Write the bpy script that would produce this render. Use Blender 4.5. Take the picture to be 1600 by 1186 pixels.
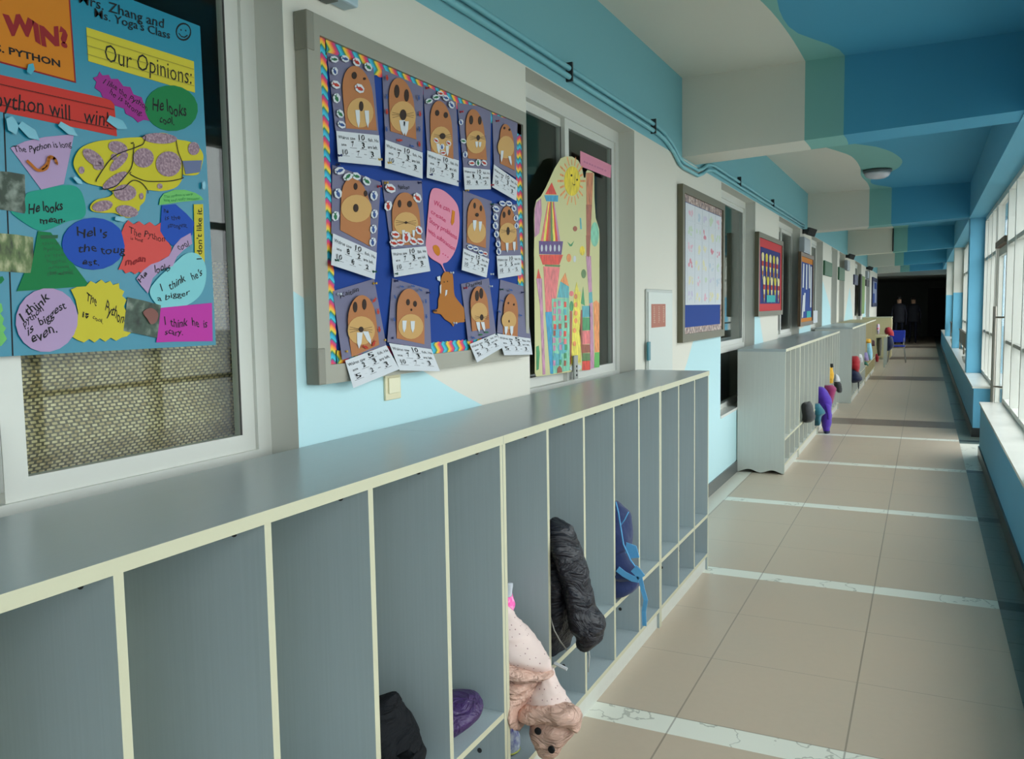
import bpy, bmesh, math, random
from mathutils import Vector, Matrix, noise
for o in list(bpy.data.objects): bpy.data.objects.remove(o)
S = bpy.context.scene; C = S.collection
# ------------------------------------------------------------------ camera
CF = Vector((-.4400, .8940, -.0838)); YAW, PIT, ROL, FPX, H = -.45724539, -.08392304, -.01636271, 1312.32, 1.5
cy, sy, cp, sp = math.cos(YAW), math.sin(YAW), math.cos(PIT), math.sin(PIT)
FW = Vector((sy*cp, cy*cp, sp)); r0 = Vector((cy, -sy, 0)); u0 = r0.cross(FW)
RT = r0*math.cos(ROL) + u0*math.sin(ROL); UP = RT.cross(FW)
cam_d = bpy.data.cameras.new('camera'); cam = bpy.data.objects.new('camera', cam_d); C.objects.link(cam)
cam_d.sensor_fit = 'HORIZONTAL'; cam_d.sensor_width = 36; cam_d.lens = FPX*36/1600
cam_d.clip_start = .05; cam_d.clip_end = 300
cam.matrix_world = Matrix(((RT.x, UP.x, -FW.x, 0), (RT.y, UP.y, -FW.y, 0), (RT.z, UP.z, -FW.z, H), (0, 0, 0, 1)))
S.camera = cam
# ------------------------------------------------------------------ world, light, exposure
S.view_settings.view_transform = 'Standard'; S.view_settings.look = 'None'
S.view_settings.gamma = 1; S.view_settings.use_curve_mapping = False
S.view_settings.exposure = 1.36
S.cycles.max_bounces = 10; S.cycles.diffuse_bounces = 7; S.cycles.transparent_max_bounces = 24
S.cycles.use_denoising = True; S.cycles.caustics_reflective = False; S.cycles.caustics_refractive = False
w = bpy.data.worlds.new('overcast_sky'); S.world = w; w.use_nodes = True
nt = w.node_tree; bg = nt.nodes['Background']
tc = nt.nodes.new('ShaderNodeTexCoord'); sx = nt.nodes.new('ShaderNodeSeparateXYZ'); rp = nt.nodes.new('ShaderNodeValToRGB')
nt.links.new(tc.outputs['Generated'], sx.inputs[0]); nt.links.new(sx.outputs['Z'], rp.inputs[0]); nt.links.new(rp.outputs[0], bg.inputs[0])
rp.color_ramp.elements[0].color = (.80, .84, .85, 1); rp.color_ramp.elements[1].color = (.98, 1.0, .99, 1)
WORLD = 2.3
bg.inputs[1].default_value = WORLD

def portal(y0, y1, z0, z1, x=.78):
    ld = bpy.data.lights.new('window_daylight', 'AREA'); ld.shape = 'RECTANGLE'; ld.size = z1-z0; ld.size_y = y1-y0
    ld.cycles.is_portal = True
    o = bpy.data.objects.new('window_daylight', ld); C.objects.link(o)
    o.location = (x, (y0+y1)/2, (z0+z1)/2); o.rotation_euler = (0, math.pi/2, 0)
for a, b in ((-6, -.6), (-.4, 5.7), (6.1, 12.5), (12.95, 19.2), (19.65, 26), (26.4, 32.3)): portal(a, b, .56, 2.58)

# ------------------------------------------------------------------ projection helpers: where a sight line meets a real plane of the place
def ray(x, y): return FW*FPX + RT*(x-800) - UP*(y-593)
def wx(x, y, X): d = ray(x, y); return Vector((0, 0, H)) + d*(X/d.x)
def wy(x, y, Y): d = ray(x, y); return Vector((0, 0, H)) + d*(Y/d.y)
def fz(x, y, z=0): d = ray(x, y); return Vector((0, 0, H)) + d*((z-H)/d.z)
def crop(ox, oy, s): return lambda *pts: [(ox+a*s, oy+b*s) for a, b in pts]

# ------------------------------------------------------------------ materials
def lin(c): return tuple(((v/255)/12.92 if v/255 <= .04045 else ((v/255+.055)/1.055)**2.4) for v in c)+(1,)
MATS = {}
def mat(name, rgb, rough=.6, spec=.5, metal=0, var=0, scale=30, bump=0, sheen=0, coat=0):
    if name in MATS: return MATS[name]
    m = bpy.data.materials.new(name); m.use_nodes = True; MATS[name] = m
    n = m.node_tree; b = n.nodes['Principled BSDF']; col = lin(rgb)
    b.inputs['Base Color'].default_value = col; b.inputs['Roughness'].default_value = rough
    b.inputs['Specular IOR Level'].default_value = spec; b.inputs['Metallic'].default_value = metal
    b.inputs['Sheen Weight'].default_value = sheen; b.inputs['Coat Weight'].default_value = coat
    if var or bump:
        t = n.nodes.new('ShaderNodeTexCoord'); no = n.nodes.new('ShaderNodeTexNoise'); no.inputs['Scale'].default_value = scale
        no.inputs['Detail'].default_value = 4; n.links.new(t.outputs['Object'], no.inputs['Vector'])
        if var:
            mx = n.nodes.new('ShaderNodeMix'); mx.data_type = 'RGBA'; n.links.new(no.outputs['Fac'], mx.inputs[0])
            mx.inputs[6].default_value = tuple(v*(1-var) for v in col[:3])+(1,); mx.inputs[7].default_value = tuple(min(1, v*(1+var)) for v in col[:3])+(1,)
            n.links.new(mx.outputs[2], b.inputs['Base Color'])
        if bump:
            bm_ = n.nodes.new('ShaderNodeBump'); bm_.inputs['Strength'].default_value = bump; bm_.inputs['Distance'].default_value = .01
            n.links.new(no.outputs['Fac'], bm_.inputs['Height']); n.links.new(bm_.outputs[0], b.inputs['Normal'])
    return m
class NT:
    def __init__(s, name, rough=.8, spec=.3):
        s.m = bpy.data.materials.new(name); s.m.use_nodes = True; MATS[name] = s.m; s.n = s.m.node_tree
        s.b = s.n.nodes['Principled BSDF']; s.b.inputs['Roughness'].default_value = rough; s.b.inputs['Specular IOR Level'].default_value = spec
        g = s.n.nodes.new('ShaderNodeNewGeometry'); q = s.n.nodes.new('ShaderNodeSeparateXYZ'); s.n.links.new(g.outputs['Position'], q.inputs[0])
        s.pos = g.outputs['Position']; s.x, s.y, s.z = q.outputs
    def put(s, sock, v):
        if hasattr(v, 'is_linked') or isinstance(v, bpy.types.NodeSocket): s.n.links.new(v, sock)
        else: sock.default_value = v
    def math(s, op, a, b=0, c=0):
        k = s.n.nodes.new('ShaderNodeMath'); k.operation = op
        s.put(k.inputs[0], a); s.put(k.inputs[1], b); s.put(k.inputs[2], c); return k.outputs[0]
    def mix(s, f, a, b):
        k = s.n.nodes.new('ShaderNodeMix'); k.data_type = 'RGBA'; s.put(k.inputs[0], f); s.put(k.inputs[6], a); s.put(k.inputs[7], b); return k.outputs[2]
    def curve(s, v, pts, v0, v1, w0, w1, soft=True):
        k = s.n.nodes.new('ShaderNodeFloatCurve'); cu = k.mapping.curves[0]
        t = s.math('DIVIDE', s.math('SUBTRACT', v, v0), v1-v0); s.put(k.inputs['Value'], t)
        P = [((a-v0)/(v1-v0), (b-w0)/(w1-w0)) for a, b in pts]
        while len(cu.points) < len(P): cu.points.new(.5, .5)
        for p, q in zip(cu.points, P): p.location = q; p.handle_type = 'AUTO' if soft else 'VECTOR'
        k.mapping.update()
        return s.math('MULTIPLY_ADD', k.outputs[0], w1-w0, w0)
    def noise(s, sc, detail=3, vec=None):
        k = s.n.nodes.new('ShaderNodeTexNoise'); k.inputs['Scale'].default_value = sc; k.inputs['Detail'].default_value = detail
        s.n.links.new(vec or s.pos, k.inputs['Vector']); return k.outputs['Fac']
    def out(s, col): s.put(s.b.inputs['Base Color'], col); return s.m
    def bump(s, h, st=.1, d=.005):
        k = s.n.nodes.new('ShaderNodeBump'); k.inputs['Strength'].default_value = st; k.inputs['Distance'].default_value = d
        s.put(k.inputs['Height'], h); s.n.links.new(k.outputs[0], s.b.inputs['Normal'])
WHITE = lin((214, 211, 200)); PALE = lin((182, 216, 222)); BAND = lin((124, 180, 190)); BLUE = lin((76, 156, 190)); TEAL = lin((126, 180, 174))
# painted left wall: white, pale blue hills below, blue band above 2.5 m
def wall_paint():
    k = NT('painted_wall', .75, .3)
    thr = k.curve(k.y, [(-6, 1.7), (1.0, 1.9), (1.7, 1.58), (1.95, 1.47), (2.38, 1.3), (2.6, 1.21), (2.9, 1.1), (3.1, 1.0), (5.5, .9), (5.77, 1.02), (6.08, 1.28), (6.5, 1.50), (6.95, 1.69), (8.2, 2.0), (8.5, 1.75), (8.77, 1.36), (9.09, 1.0), (9.9, .98), (11.4, 1.15), (12.3, 1.19), (13.5, 1.5), (14.5, 1.88), (15.8, 1.44), (16.5, .98), (18.4, 1.0), (20.0, 1.86), (21.3, .98), (24, .98), (26, 1.8), (28, .98), (32, 1.0)], -6, 32, 0, 3, False)
    c = k.mix(k.math('LESS_THAN', k.z, thr), WHITE, PALE)
    return k.out(k.mix(k.math('GREATER_THAN', k.z, 2.5), c, BAND))
def ceil_paint():
    k = NT('painted_ceiling', .75, .25)
    a = k.curve(k.y, [(-6, -.9), (-2, -.6), (1, -.9), (3.5, -1.0), (4.44, -.79), (4.95, -.74), (5.73, -.716), (6.1, -.716), (7.5, -1.2), (8.86, -.93), (9.3, -.80), (9.7, -.72), (10.5, -.70), (11.1, -.73), (11.9, -.70), (12.6, -.72), (14, -1), (16, -.7), (19.3, -.63), (24, -.9), (26, -.8), (32, -.8)], -6, 32, -2, 2)
    b = k.curve(k.y, [(-6, -.6), (-2, -.1), (1, -.4), (3.5, -.5), (4.4, -.69), (4.88, -.72), (5.28, -.62), (5.73, -.483), (6.1, -.483), (7.5, -1.0), (8.77, -.69), (9.23, -.44), (9.86, -.29), (10.2, -.26), (10.5, -.28), (11.0, -.41), (11.75, -.66), (12.1, -.60), (12.6, -.43), (14, -.7), (16, -.3), (19.3, -.36), (24, -.6), (26, -.57), (32, -.5)], -6, 32, -2, 2)
    return k.out(k.mix(k.math('LESS_THAN', k.x, a), k.mix(k.math('LESS_THAN', k.x, b), BLUE, TEAL), WHITE))
def floor_mat():
    k = NT('beige_floor_tiles', .38, .45)
    P = 1.837; y = k.math('SUBTRACT', k.y, 2.783)
    f = k.math('MODULO', k.math('ADD', y, P*20), P)
    strip = k.math('LESS_THAN', f, .13)
    near = k.math('LESS_THAN', k.y, 10.6)
    strip_l = k.math('MULTIPLY', strip, near)
    # joints along the corridor (X) and across it
    xx = k.math('ADD', k.x, .7895+.5775*4)
    jx = k.math('LESS_THAN', k.math('ABSOLUTE', k.math('SUBTRACT', k.math('MODULO', xx, .5775), .003)), .0032)
    t = k.math('MODULO', k.math('SUBTRACT', f, .13), .569)
    jy = k.math('MULTIPLY', k.math('LESS_THAN', k.math('ABSOLUTE', t), .003), k.math('GREATER_THAN', f, .125))
    n1 = k.noise(2.2, 6); n2 = k.noise(30, 3)
    # veins of the marble strips
    base = k.mix(n1, lin((192, 172, 150)), lin((180, 168, 150)))
    base = k.mix(k.math('MULTIPLY', n2, .5), base, lin((200, 182, 162)))
    vn = k.math('LESS_THAN', k.math('ABSOLUTE', k.math('SUBTRACT', k.noise(3.1, 5), .5)), .006)
    marb = k.mix(k.math('MULTIPLY', vn, .6), lin((225, 226, 214)), lin((150, 152, 140)))
    c = k.mix(strip_l, base, marb)
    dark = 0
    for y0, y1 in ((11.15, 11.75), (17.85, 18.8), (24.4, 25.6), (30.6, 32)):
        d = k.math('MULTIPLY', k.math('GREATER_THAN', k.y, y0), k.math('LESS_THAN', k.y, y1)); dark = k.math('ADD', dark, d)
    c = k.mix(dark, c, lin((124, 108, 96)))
    c = k.mix(k.math('MULTIPLY', k.math('MAXIMUM', jx, jy), .55), c, lin((92, 84, 74)))
    # borders
    lb = k.math('LESS_THAN', k.x, -1.372); c = k.mix(lb, c, lin((214, 210, 196)))
    rb = k.math('GREATER_THAN', k.x, .3585)
    gate = k.math('MULTIPLY', k.math('GREATER_THAN', k.y, 8.42), k.math('LESS_THAN', k.y, 10.0))
    sq = k.math('LESS_THAN', k.math('ABSOLUTE', k.math('SUBTRACT', k.math('MODULO', k.math('ADD', y, P*20), .31), .003)), .004)
    darkc = k.mix(sq, lin((92, 106, 100)), lin((52, 60, 58)))
    darkc = k.mix(strip, darkc, lin((34, 44, 46)))
    c = k.mix(rb, c, k.mix(gate, darkc, marb))
    k.put(k.b.inputs['Roughness'], k.math('MULTIPLY_ADD', n2, .12, .27))
    return k.out(c)
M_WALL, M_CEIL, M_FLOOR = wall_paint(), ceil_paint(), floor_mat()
M_BLUE = mat('blue_wall_paint', (92, 160, 192), .7, .3, var=.03, scale=6)
M_DEEP = mat('blue_beam_paint', (100, 170, 198), .7, .3)
M_WHITE = mat('white_wall_paint', (212, 210, 200), .75, .3)
M_ALU = mat('window_aluminium', (206, 207, 200), .4, .5)
M_ALUD = mat('window_aluminium_grey', (150, 152, 146), .4, .5)
M_JAMB = mat('jamb_paint', (200, 200, 192), .7, .3)
M_BASE = mat('dark_skirting_tile', (84, 88, 88), .35, .5)
M_BLACKT = mat('black_skirting_tile', (40, 44, 44), .3, .5)
M_SILL = mat('marble_sill', (222, 222, 216), .25, .5, var=.05, scale=8)
M_DARKROOM = mat('classroom_wall', (96, 104, 96), .9, .1)
M_LOBBY = mat('lobby_wall', (120, 124, 120), .9, .1)
M_RUBBER = mat('dark_seal', (50, 50, 48), .6)
def glass_mat(name='window_glass', tint=(.96, .975, .97), gl=1.0):
    m = bpy.data.materials.new(name); m.use_nodes = True; n = m.node_tree; n.nodes.clear()
    o = n.nodes.new('ShaderNodeOutputMaterial'); tr = n.nodes.new('ShaderNodeBsdfTransparent'); gs = n.nodes.new('ShaderNodeBsdfGlossy')
    mx = n.nodes.new('ShaderNodeMixShader'); lw = n.nodes.new('ShaderNodeLayerWeight'); lw.inputs[0].default_value = .5
    pw = n.nodes.new('ShaderNodeMath'); pw.operation = 'POWER'; pw.inputs[1].default_value = 5; n.links.new(lw.outputs['Facing'], pw.inputs[0])
    fr = n.nodes.new('ShaderNodeMath'); fr.operation = 'MULTIPLY_ADD'; fr.inputs[1].default_value = .94; fr.inputs[2].default_value = .032; n.links.new(pw.outputs[0], fr.inputs[0])
    tr.inputs[0].default_value = tint+(1,); gs.inputs[1].default_value = .02; gs.inputs[0].default_value = (gl, gl, gl, 1)
    n.links.new(fr.outputs[0], mx.inputs[0]); n.links.new(tr.outputs[0], mx.inputs[1]); n.links.new(gs.outputs[0], mx.inputs[2]); n.links.new(mx.outputs[0], o.inputs[0])
    return m
M_GLASS = glass_mat(); M_GLASSC = glass_mat('classroom_glass', (.90, .94, .92))
def wood_mat(name, rgb, rough, amp=.07):
    m = mat(name, rgb, rough, .5); n = m.node_tree; b = n.nodes['Principled BSDF']; col = lin(rgb)
    t = n.nodes.new('ShaderNodeTexCoord'); mp = n.nodes.new('ShaderNodeMapping'); mp.inputs['Scale'].default_value = (160, 160, 3) if 'panel' in name else (160, 3, 160)
    no = n.nodes.new('ShaderNodeTexNoise'); no.inputs['Scale'].default_value = 1.0; no.inputs['Detail'].default_value = 3
    n.links.new(t.outputs['Object'], mp.inputs[0]); n.links.new(mp.outputs[0], no.inputs['Vector'])
    mx = n.nodes.new('ShaderNodeMix'); mx.data_type = 'RGBA'; n.links.new(no.outputs['Fac'], mx.inputs[0])
    mx.inputs[6].default_value = tuple(v*(1-amp) for v in col[:3])+(1,); mx.inputs[7].default_value = tuple(v*(1+amp) for v in col[:3])+(1,)
    n.links.new(mx.outputs[2], b.inputs['Base Color']); return m
M_LAM = wood_mat('cubby_panel_laminate', (164, 177, 181), .5); M_LAM2 = wood_mat('pale_panel_laminate', (198, 202, 196), .5); M_TOP = wood_mat('cubby_top_laminate', (168, 178, 180), .28, .04)
M_EDGE = mat('cream_edge_band', (190, 188, 162), .5); M_PLINTH = mat('plinth_laminate', (198, 200, 192), .4, var=.05)
M_CREAM = wood_mat('cream_panel_laminate', (196, 184, 142), .5)
M_BLK = mat('black_ink', (26, 26, 28), .6, .2); M_SCREW = mat('screw_cap', (44, 44, 46), .4)

# ------------------------------------------------------------------ mesh helpers
def link(name, bm, m, parent=None, smooth=False, edge=None):
    me = bpy.data.meshes.new(name); bm.normal_update(); bm.to_mesh(me); bm.free()
    for x in (m if isinstance(m, (list, tuple)) else [m]): me.materials.append(x)
    if smooth:
        for p in me.polygons: p.use_smooth = True
    o = bpy.data.objects.new(name, me); C.objects.link(o)
    if parent is not None: o.parent = parent; o.matrix_parent_inverse = Matrix.Translation(-WLOC.get(parent.name, Vector((0, 0, 0))))
    WLOC[o.name] = Vector((0, 0, 0))
    return o
WLOC = {}
def thing(name, label, cat, loc=(0, 0, 0), group=None):
    o = bpy.data.objects.new(name, None); C.objects.link(o); o.location = loc; o.empty_display_size = .05
    WLOC[o.name] = Vector(loc)
    o['label'] = label; o['category'] = cat
    if group: o['group'] = group
    return o
def tag(o, label, cat, group=None):
    o['label'] = label; o['category'] = cat
    if group: o['group'] = group
    return o
def struct(name, bm, m, parent=None):
    o = link(name, bm, m, parent)
    if parent is None: o['kind'] = 'structure'
    return o
def bx(bm, x0, x1, y0, y1, z0, z1, mi=0, bev=0):
    vs = [bm.verts.new((x, y, z)) for x in (x0, x1) for y in (y0, y1) for z in (z0, z1)]
    fs = [(0, 1, 3, 2), (4, 6, 7, 5), (0, 4, 5, 1), (2, 3, 7, 6), (0, 2, 6, 4), (1, 5, 7, 3)]
    F = [bm.faces.new([vs[i] for i in f]) for f in fs]
    for f in F: f.material_index = mi
    if bev: bmesh.ops.bevel(bm, geom=list({e for f in F for e in f.edges}), offset=bev, segments=2, affect='EDGES', profile=.5)
    return bm
def box(*a, **k): return bx(bmesh.new(), *a, **k)
def edgeband(o):       # laminated board: raw front edges carry the cream band
    for p in o.data.polygons:
        if p.normal.x > .9: p.material_index = 1
def tube(bm, pts, r, n=8, closed_ends=True):
    rings = []; P = [Vector(p) for p in pts]
    for i, p in enumerate(P):
        t = (P[min(i+1, len(P)-1)]-P[max(i-1, 0)]).normalized()
        a = t.cross(Vector((0, 0, 1)) if abs(t.z) < .9 else Vector((1, 0, 0))).normalized(); b = t.cross(a)
        rr = r[i] if isinstance(r, (list, tuple)) else r
        rings.append([bm.verts.new(p+(a*math.cos(k*2*math.pi/n)+b*math.sin(k*2*math.pi/n))*rr) for k in range(n)])
    for A, B in zip(rings, rings[1:]):
        for k in range(n): bm.faces.new((A[k], A[(k+1) % n], B[(k+1) % n], B[k]))
    if closed_ends: bm.faces.new(rings[0][::-1]); bm.faces.new(rings[-1])
    return bm
def lathe(bm, prof, c, n=20, axis='z'):
    rings = []
    for r, h in prof:
        ring = []
        for k in range(n):
            a = 2*math.pi*k/n; u, v = r*math.cos(a), r*math.sin(a)
            p = {'z': (u, v, h), 'x': (h, u, v), 'y': (u, h, v)}[axis]
            ring.append(bm.verts.new(Vector(c)+Vector(p)))
        rings.append(ring)
    for A, B in zip(rings, rings[1:]):
        for k in range(n): bm.faces.new((A[k], A[(k+1) % n], B[(k+1) % n], B[k]))
    bm.faces.new(rings[0][::-1]); bm.faces.new(rings[-1])
    bmesh.ops.recalc_face_normals(bm, faces=bm.faces[:])
    return bm
def smooth_pts(pts, k=5):
    n = len(pts); out = []
    for i in range(n):
        p0, p1, p2, p3 = pts[i-1], pts[i], pts[(i+1) % n], pts[(i+2) % n]
        for j in range(k):
            t = j/k
            out.append(tuple(.5*((2*b)+(-a+c)*t+(2*a-5*b+4*c-d)*t*t+(-a+3*b-3*c+d)*t**3) for a, b, c, d in zip(p0, p1, p2, p3)))
    return out
def poly(bm, pts, X, th=.0008, mi=0):
    """flat cut-out of paper lying against the plane X, pts = sight lines; optional third value = how far it stands off"""
    V = [wx(p[0], p[1], X+(p[2] if len(p) > 2 else 0)) for p in pts]
    f = bm.faces.new([bm.verts.new(v) for v in V]); f.material_index = mi
    f.normal_update()
    if f.normal.x < 0: f.normal_flip()
    r = bmesh.ops.extrude_face_region(bm, geom=[f]); nv = [g for g in r['geom'] if isinstance(g, bmesh.types.BMVert)]
    for v in nv: v.co.x += th
    return bm
def paper(name, pts, X, m, parent, th=.0008):
    return link(name, poly(bmesh.new(), pts, X, th), m, parent)
def ell(cx, cy, rx, ry, rot=0, n=20):
    c, s = math.cos(rot), math.sin(rot)
    return [(cx+rx*math.cos(a)*c-ry*math.sin(a)*s, cy+rx*math.cos(a)*s+ry*math.sin(a)*c) for a in (2*math.pi*k/n for k in range(n))]
def ribbon(bm, pts, X, w=.002, th=.0004, mi=0):
    P = [wx(p[0], p[1], X) for p in pts]
    L, R = [], []
    for i, p in enumerate(P):
        t = (P[min(i+1, len(P)-1)]-P[max(i-1, 0)]); t.x = 0
        if t.length < 1e-7: t = Vector((0, 1, 0))
        t.normalize(); nn = Vector((0, -t.z, t.y))*(w/2); L.append(bm.verts.new(p+nn)); R.append(bm.verts.new(p-nn))
    for i in range(len(P)-1):
        try: f = bm.faces.new((L[i], L[i+1], R[i+1], R[i])); f.material_index = mi
        except ValueError: pass
    return bm
def text_bm(bm, s, a, b, h, X, bold=0, mi=0, jit=0):
    """writing laid along the sight points a->b (baseline), cap height up to h, on plane X"""
    cu = bpy.data.curves.new('t', 'FONT'); cu.body = s; cu.offset = bold; cu.resolution_u = 2
    o = bpy.data.objects.new('t', cu); C.objects.link(o)
    me = bpy.data.meshes.new_from_object(o.evaluated_get(bpy.context.evaluated_depsgraph_get()))
    bpy.data.objects.remove(o); bpy.data.curves.remove(cu)
    if not me.vertices: return bm
    x0 = min(v.co.x for v in me.vertices); x1 = max(v.co.x for v in me.vertices)
    A, B, Hh = wx(*a, X), wx(*b, X), wx(*h, X); rnd = random.Random(s)
    ph = rnd.random()*6
    vs = []
    for v in me.vertices:
        u = (v.co.x-x0)/(x1-x0); q = v.co.y/.69
        q += jit*math.sin(u*11+ph)*.25; u2 = u+jit*.02*math.sin(q*3+u*9+ph)
        vs.append(bm.verts.new(A+(B-A)*u2+(Hh-A)*q))
    for p in me.polygons:
        try: f = bm.faces.new([vs[i] for i in p.vertices]); f.material_index = mi
        except ValueError: pass
    bpy.data.meshes.remove(me)
    return bm
def words(lines, X, m, parent, name='lettering', jit=0):
    bm = bmesh.new()
    for l in lines: text_bm(bm, l[0], l[1], l[2], l[3], X, l[4] if len(l) > 4 else 0, 0, jit)
    return link(name, bm, m, parent)
def loft(bm, rows, n=16, puff=0, pf=9, seed=0, wob=.0):
    """soft body of cloth: rows = (left point, right point, half thickness along Y)"""
    rings = []; m = len(rows)
    for i, (Lp, Rp, b) in enumerate(rows):
        c = (Lp+Rp)/2; a = (Rp-Lp)/2; ring = []
        k = 1+puff*abs(math.sin(i*math.pi*pf/m))-puff*.5
        for j in range(n):
            t = 2*math.pi*j/n; p = c+a*math.cos(t)*k+Vector((0, b, 0))*math.sin(t)*k
            if wob:
                dr_ = (p-c).normalized(); q_ = p+Vector((seed, 0, 0))
                rd = (.5-abs(noise.noise(Vector((q_.x*9, q_.y*9, q_.z*16)))))*1.0+(.5-abs(noise.noise(q_*34+Vector((5, 0, 0)))))*.55
                p += noise.noise_vector(q_*11)*wob*1.2+dr_*(rd*wob*1.9-wob*.9)
            ring.append(bm.verts.new(p))
        rings.append(ring)
    for A, B in zip(rings, rings[1:]):
        for k in range(n): bm.faces.new((A[k], A[(k+1) % n], B[(k+1) % n], B[k]))
    bm.faces.new(rings[0][::-1]); bm.faces.new(rings[-1])
    bmesh.ops.recalc_face_normals(bm, faces=bm.faces[:])
    return bm
def resample(rows, k=7):
    out = []
    for i in range(len(rows)-1):
        p = [rows[max(i-1, 0)], rows[i], rows[i+1], rows[min(i+2, len(rows)-1)]]
        for j in range(k):
            t = j/k
            out.append(tuple(.5*((2*b)+(-a+c)*t+(2*a-5*b+4*c-d)*t*t+(-a+3*b-3*c+d)*t**3) for a, b, c, d in zip(*p)))
    out.append(rows[-1]); return out
def cloth(name, rows, Y, m, parent=None, puff=0, pf=9, n=30, wob=.003, seed=0, bay=None):
    """rows = (xl, yl, xr, yr, half thickness) seen against the plane Y"""
    R = [(wy(a, b, Y), wy(c, d, Y), t) for a, b, c, d, t in resample(rows)]
    bm = loft(bmesh.new(), R, n, puff, pf, seed, wob)
    if bay:      # cloth pressed between the dividers and resting on the shelf
        ya, yb, xf, zs = bay
        for v in bm.verts:
            if v.co.x < xf+.004:
                if v.co.z < zs and v.co.x > xf-.05 and zs-v.co.z > xf-v.co.x: v.co.x = xf+.005
                else:
                    v.co.y = min(max(v.co.y, ya), yb); v.co.z = max(v.co.z, zs+.002); v.co.x = max(v.co.x, -1.47)
    return link(name, bm, m, parent, True)

# ================================================================== SETTING
WX = -1.505; RX = .50; GX = .70; Y0, Y1 = -6, 32
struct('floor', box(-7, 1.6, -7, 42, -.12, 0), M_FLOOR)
# left wall with its openings (y0,y1,z0,z1)
OPEN = [(-3.2, -1.3), (.22, 1.754), (3.232, 4.683), (6.955, 8.48), (9.95, 11.75), (13.0, 14.5), (15.9, 17.0), (17.4, 18.6), (21.5, 23.6), (25.6, 27.4)]
def top_of(i): return 2.495
bm = bmesh.new(); prev = Y0
for a, b in OPEN:
    bx(bm, WX-.14, WX, prev, a, 0, 3.03); bx(bm, WX-.14, WX, a, b, 2.495, 3.03); bx(bm, WX-.14, WX, a, b, 0, .585); prev = b
bx(bm, WX-.14, WX, prev, 31.6, 0, 3.03)
wl = struct('wall_left', bm, [M_WALL, M_JAMB])
for p in wl.data.polygons:
    if abs(p.normal.y) > .5 or (p.normal.z < -.5 and p.center.z > 2) or (p.normal.z > .5 and .5 < p.center.z < .7): p.material_index = 1
# ceiling slab, cross beams
struct('ceiling', box(-1.7, .9, Y0, 32, 3.03, 3.15), M_CEIL)
def beam(y, dx=.36):
    bm = bmesh.new(); vs = []
    for yy in (y, y+dx):
        for x, z in ((WX-.02, 3.04), (WX-.02, 2.506), (RX+.02, 2.59), (RX+.02, 3.04)): vs.append(bm.verts.new((x, yy, z)))
    for f in ((0, 1, 2, 3), (7, 6, 5, 4), (0, 4, 5, 1), (1, 5, 6, 2), (2, 6, 7, 3), (3, 7, 4, 0)): bm.faces.new([vs[i] for i in f])
    bmesh.ops.recalc_face_normals(bm, faces=bm.faces[:]); return bm
BY = [-.65, 5.73, 12.5, 19.25, 26.0, 31.6]
for i, y in enumerate(BY): struct('trim_%d' % (i+1), beam(y), M_CEIL)
struct('trim_7', box(RX-.01, GX+.25, Y0, 32, 2.58, 3.04), M_DEEP)                 # long edge beam over the windows
# parapets right
for nm, a, b, z in (('wall_right', Y0, 9.24, .53), ('wall_right_far', 10.55, 32, .56)):
    bm = box(RX, GX+.16, a, b, 0, z-.012); o = struct(nm, bm, M_BLUE)
    s = struct('sill', box(RX-.012, GX+.16, a-.005, b, z-.02, z), M_SILL, o)
    struct('skirting', box(RX-.012, RX+.01, a-.004, b, 0, .10), M_BLACKT, o)
    if a > 0: struct('skirting', box(RX-.01, GX+.16, a-.012, a+.01, 0, .10), M_BLACKT, o)
# columns
COLM = [-.65, 4.85, 12.6, 19.25, 26.0]
def col_mat():
    k = NT('column_paint', .7, .3)
    up = k.math('MULTIPLY', k.math('GREATER_THAN', k.z, 1.68), k.math('GREATER_THAN', k.y, 15))
    return k.out(k.mix(up, lin((112, 184, 216)), lin((214, 214, 206))))
M_COL = col_mat()
for i, y in enumerate(COLM):
    o = struct('trim_%d' % (i+8), box(RX+.005, GX+.14, y, y+.4, .5, 2.6), M_COL)
struct('baseboard_left', box(WX-.01, WX+.012, Y0, 31.6, 0, .10), M_BASE)
# lobby beyond, room behind the glass
bm = bmesh.new()
bx(bm, -7, 1.6, 41, 41.2, 0, 3.1); bx(bm, -7, -6.8, 31.6, 41, 0, 3.1); bx(bm, .9, 1.1, 32, 41, 0, 3.1); bx(bm, -7, 1.6, 32, 41.2, 2.42, 2.6); bx(bm, -7, -1.62, 31.5, 31.6, 0, 3.1)
struct('wall_back', bm, M_LOBBY)
struct('wall_rear', box(-1.7, .9, Y0-.15, Y0, 0, 3.1), M_WHITE)
bm = bmesh.new(); bx(bm, -6.2, -6, Y0, 31.5, 0, 3.1); bx(bm, -6.2, WX-.14, Y0, 31.5, 3.0, 3.1); bx(bm, -6, -1.64, 5.2, 5.3, 0, 3.1); bx(bm, -6, -1.64, 19, 19.1, 0, 3.1); bx(bm, -6, -1.64, 12, 12.1, 0, 3.1); bx(bm, -6.2, -1.7, Y0-.15, Y0, 0, 3.1)
struct('wall_classroom', bm, M_DARKROOM)

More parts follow.
